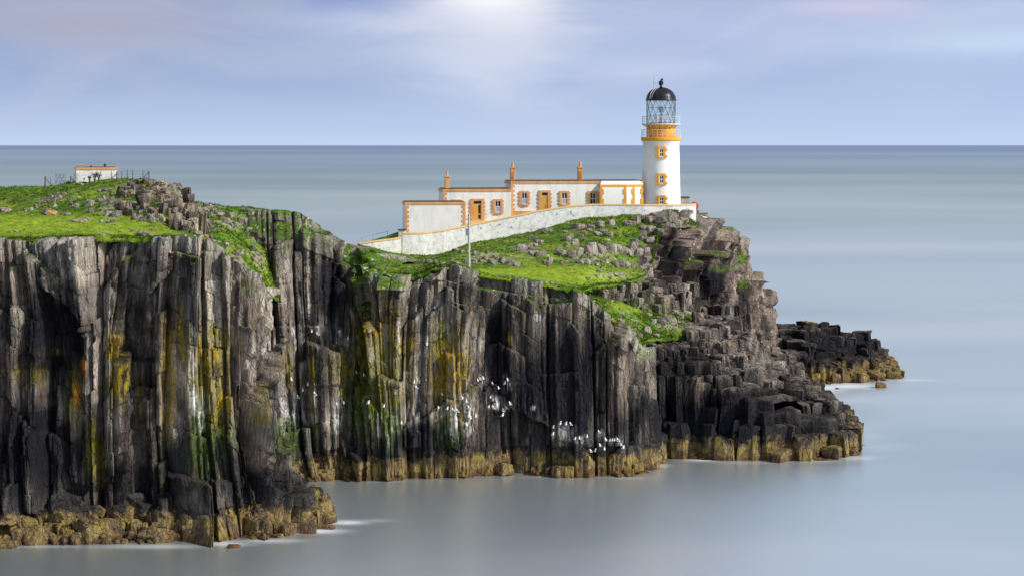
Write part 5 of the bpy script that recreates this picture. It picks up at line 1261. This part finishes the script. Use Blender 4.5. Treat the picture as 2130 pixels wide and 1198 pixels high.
for a in ((392,425,22,14),(410,440,26,14),(432,432,20,10),(455,448,26,12),(400,462,20,16),(425,470,16,12),(470,462,22,12),(485,450,20,12),(505,462,24,18),(520,485,20,20),(440,495,14,12),(470,510,16,12),(528,520,18,18),(495,530,14,12),(412,490,18,16),(388,448,18,18),(535,455,26,20),(510,440,22,8)):
    B(*a, 'rough brown rock poking through the weedy gully slope behind the near cliff', 'rocks on the gully slope')
# scree and wave-worn blocks along the water
def shoreline(px0, py0, px1, py1, n, rise, wmin, wmax, label, group, depth=6):
    for i in range(n):
        t = rb.random(); px = px0 + (px1 - px0) * t; py = py0 + (py1 - py0) * t; q = rb.random() ** 1.3
        Y = seaY(py) + q * depth; z = q * rise + rb.uniform(-.25, .1); w = rb.uniform(wmin, wmax)
        k = Y / F; p = ((px - CX) * k, Y, z - 0.2); B(px, py, w, w * rb.uniform(.5, .85), label, group, SM, 'shore_boulder', p)
shoreline(0, 1133, 340, 1128, 75, 3.6, 22, 60, 'ochre wave-washed boulder piled at the foot of the near cliff', 'boulders at the foot of the near cliff')
shoreline(350, 1122, 640, 1104, 70, 4.2, 20, 58, 'yellow brown block on the low point where the near cliff ends', 'blocks on the near point')
shoreline(600, 1104, 688, 1086, 22, 2.0, 16, 40, 'yellow brown block on the low point where the near cliff ends', 'blocks on the near point', 4)
shoreline(610, 1001, 1060, 989, 75, 2.6, 14, 42, 'ochre boulder at the waterline below the guano-streaked cliff', 'boulders below the streaked cliff', 3)
shoreline(1180, 992, 1330, 990, 9, 1.0, 14, 34, 'low rock awash below the dark cliff end', 'rocks below the dark cliff', 2)
shoreline(1375, 952, 1560, 957, 14, 0.8, 12, 30, 'low rock awash below the stepped headland', 'rocks below the stepped headland', 2)
for (px, py, w, h, lab) in ((8,1137,50,14,'low yellow boulder awash at the bottom left corner'),(485,1139,22,9,'lone small rock in the water below the near point'),(1833,806,18,13,'small pointed rock standing in the water before the far skerry'),
                            (1742,809,8,4,'tiniest rock tip in the water left of the pointed rock'),(1778,946,26,9,'flat rock awash off the tip of the stepped headland'),(1862,787,30,6,'thin flat rock at the outer end of the far skerry')):
    Y = seaY(py); B(px, py, w * 1.3, h * 1.5, lab, None, SM, 'sea_rock', ((px - CX) * Y / F, Y, -0.15), 'rock')

# ------------------------------------------------------------------ seabirds on the ledges of the cliff
CG = PM.reshape(-1, 3); CGs = (CX + CG[:, 0] * F / CG[:, 1], HY + (CZ - CG[:, 2]) * F / CG[:, 1], CG)
def make_bird():
    o = empty('seabird', (0, 0, 0)); m = MB(); m.ball((0, 0, 0.17), 0.10, 1.0, 1.25, 1.35); m.ball((0, -0.08, 0.36), 0.062); m.tube((0, -0.03, .22), (0, -0.08, .36), .06, .045, 8); m.tube((0, 0.05, .12), (0, .22, .06), .05, .02, 6); m.build('body', M['bird'], o, True)
    m = MB(); m.ball((-0.085, 0.04, .18), 0.06, .5, 1.6, 1.4, 2); m.ball((0.085, 0.04, .18), 0.06, .5, 1.6, 1.4, 2); m.build('wing', M['bird_wing'], o, True)
    MB().tube((0, -0.13, .36), (0, -0.2, .345), .02, .006, 6).build('beak', M['yellow'], o)
    MB().tube((-.03, 0, 0), (-.03, 0, .08), .01).tube((.03, 0, 0), (.03, 0, .08), .01).build('leg', M['felt'], o); return o
birds = [(1151,889),(1165,881),(1177,882),(1187,882),(1150,903),(1196,912),(1205,911),(1221,908),(1246,898),(1260,915),(1268,916),(1273,915),(1278,915),(1285,916),(1292,925),(1296,931),(1248,927),(1257,934),(1229,939),(1238,938),(1329,923),
         (994,791),(999,788),(1005,787),(1025,799),(1037,807),(1050,797),(1056,790),(1020,826),(1016,846),(1033,842),(1026,848),(1006,852),(1054,848),(1061,840),(1047,854),(1045,864),(962,828),(970,835),(975,848),(978,870),(951,855),(942,852),(989,866),(971,884),
         (904,640),(888,716),(866,806),(861,795),(920,820),(930,850),(912,848),(640,800),(630,812),(655,820),(620,826),(705,690),(723,705),(648,690),(660,695),(742,775),(757,780),(766,838),(798,845),(835,880),(700,840),(715,838),(606,790),(580,838)]
b0_ = make_bird(); rb2 = random.Random(5)
for i, (px, py) in enumerate(birds):
    p = hit(px, py, src=CGs)
    if i == 0: o = b0_
    else:
        o = b0_.copy(); COL.objects.link(o)
        for ch in b0_.children: c = ch.copy(); COL.objects.link(c); c.parent = o
    k = p[1] / F; o.location = ((px - CX) * (p[1] - .25) / F, p[1] - 0.25, CZ - (py + 3 - HY) * (p[1] - .25) / F); o.rotation_euler = (0, 0, rb2.uniform(-1.6, 1.6)); s = rb2.uniform(0.9, 1.2); o.scale = (s, s, s)
    tag(o, 'small white seabird perched on a guano-splashed ledge of the cliff', 'bird', 'seabirds on the cliff ledges')
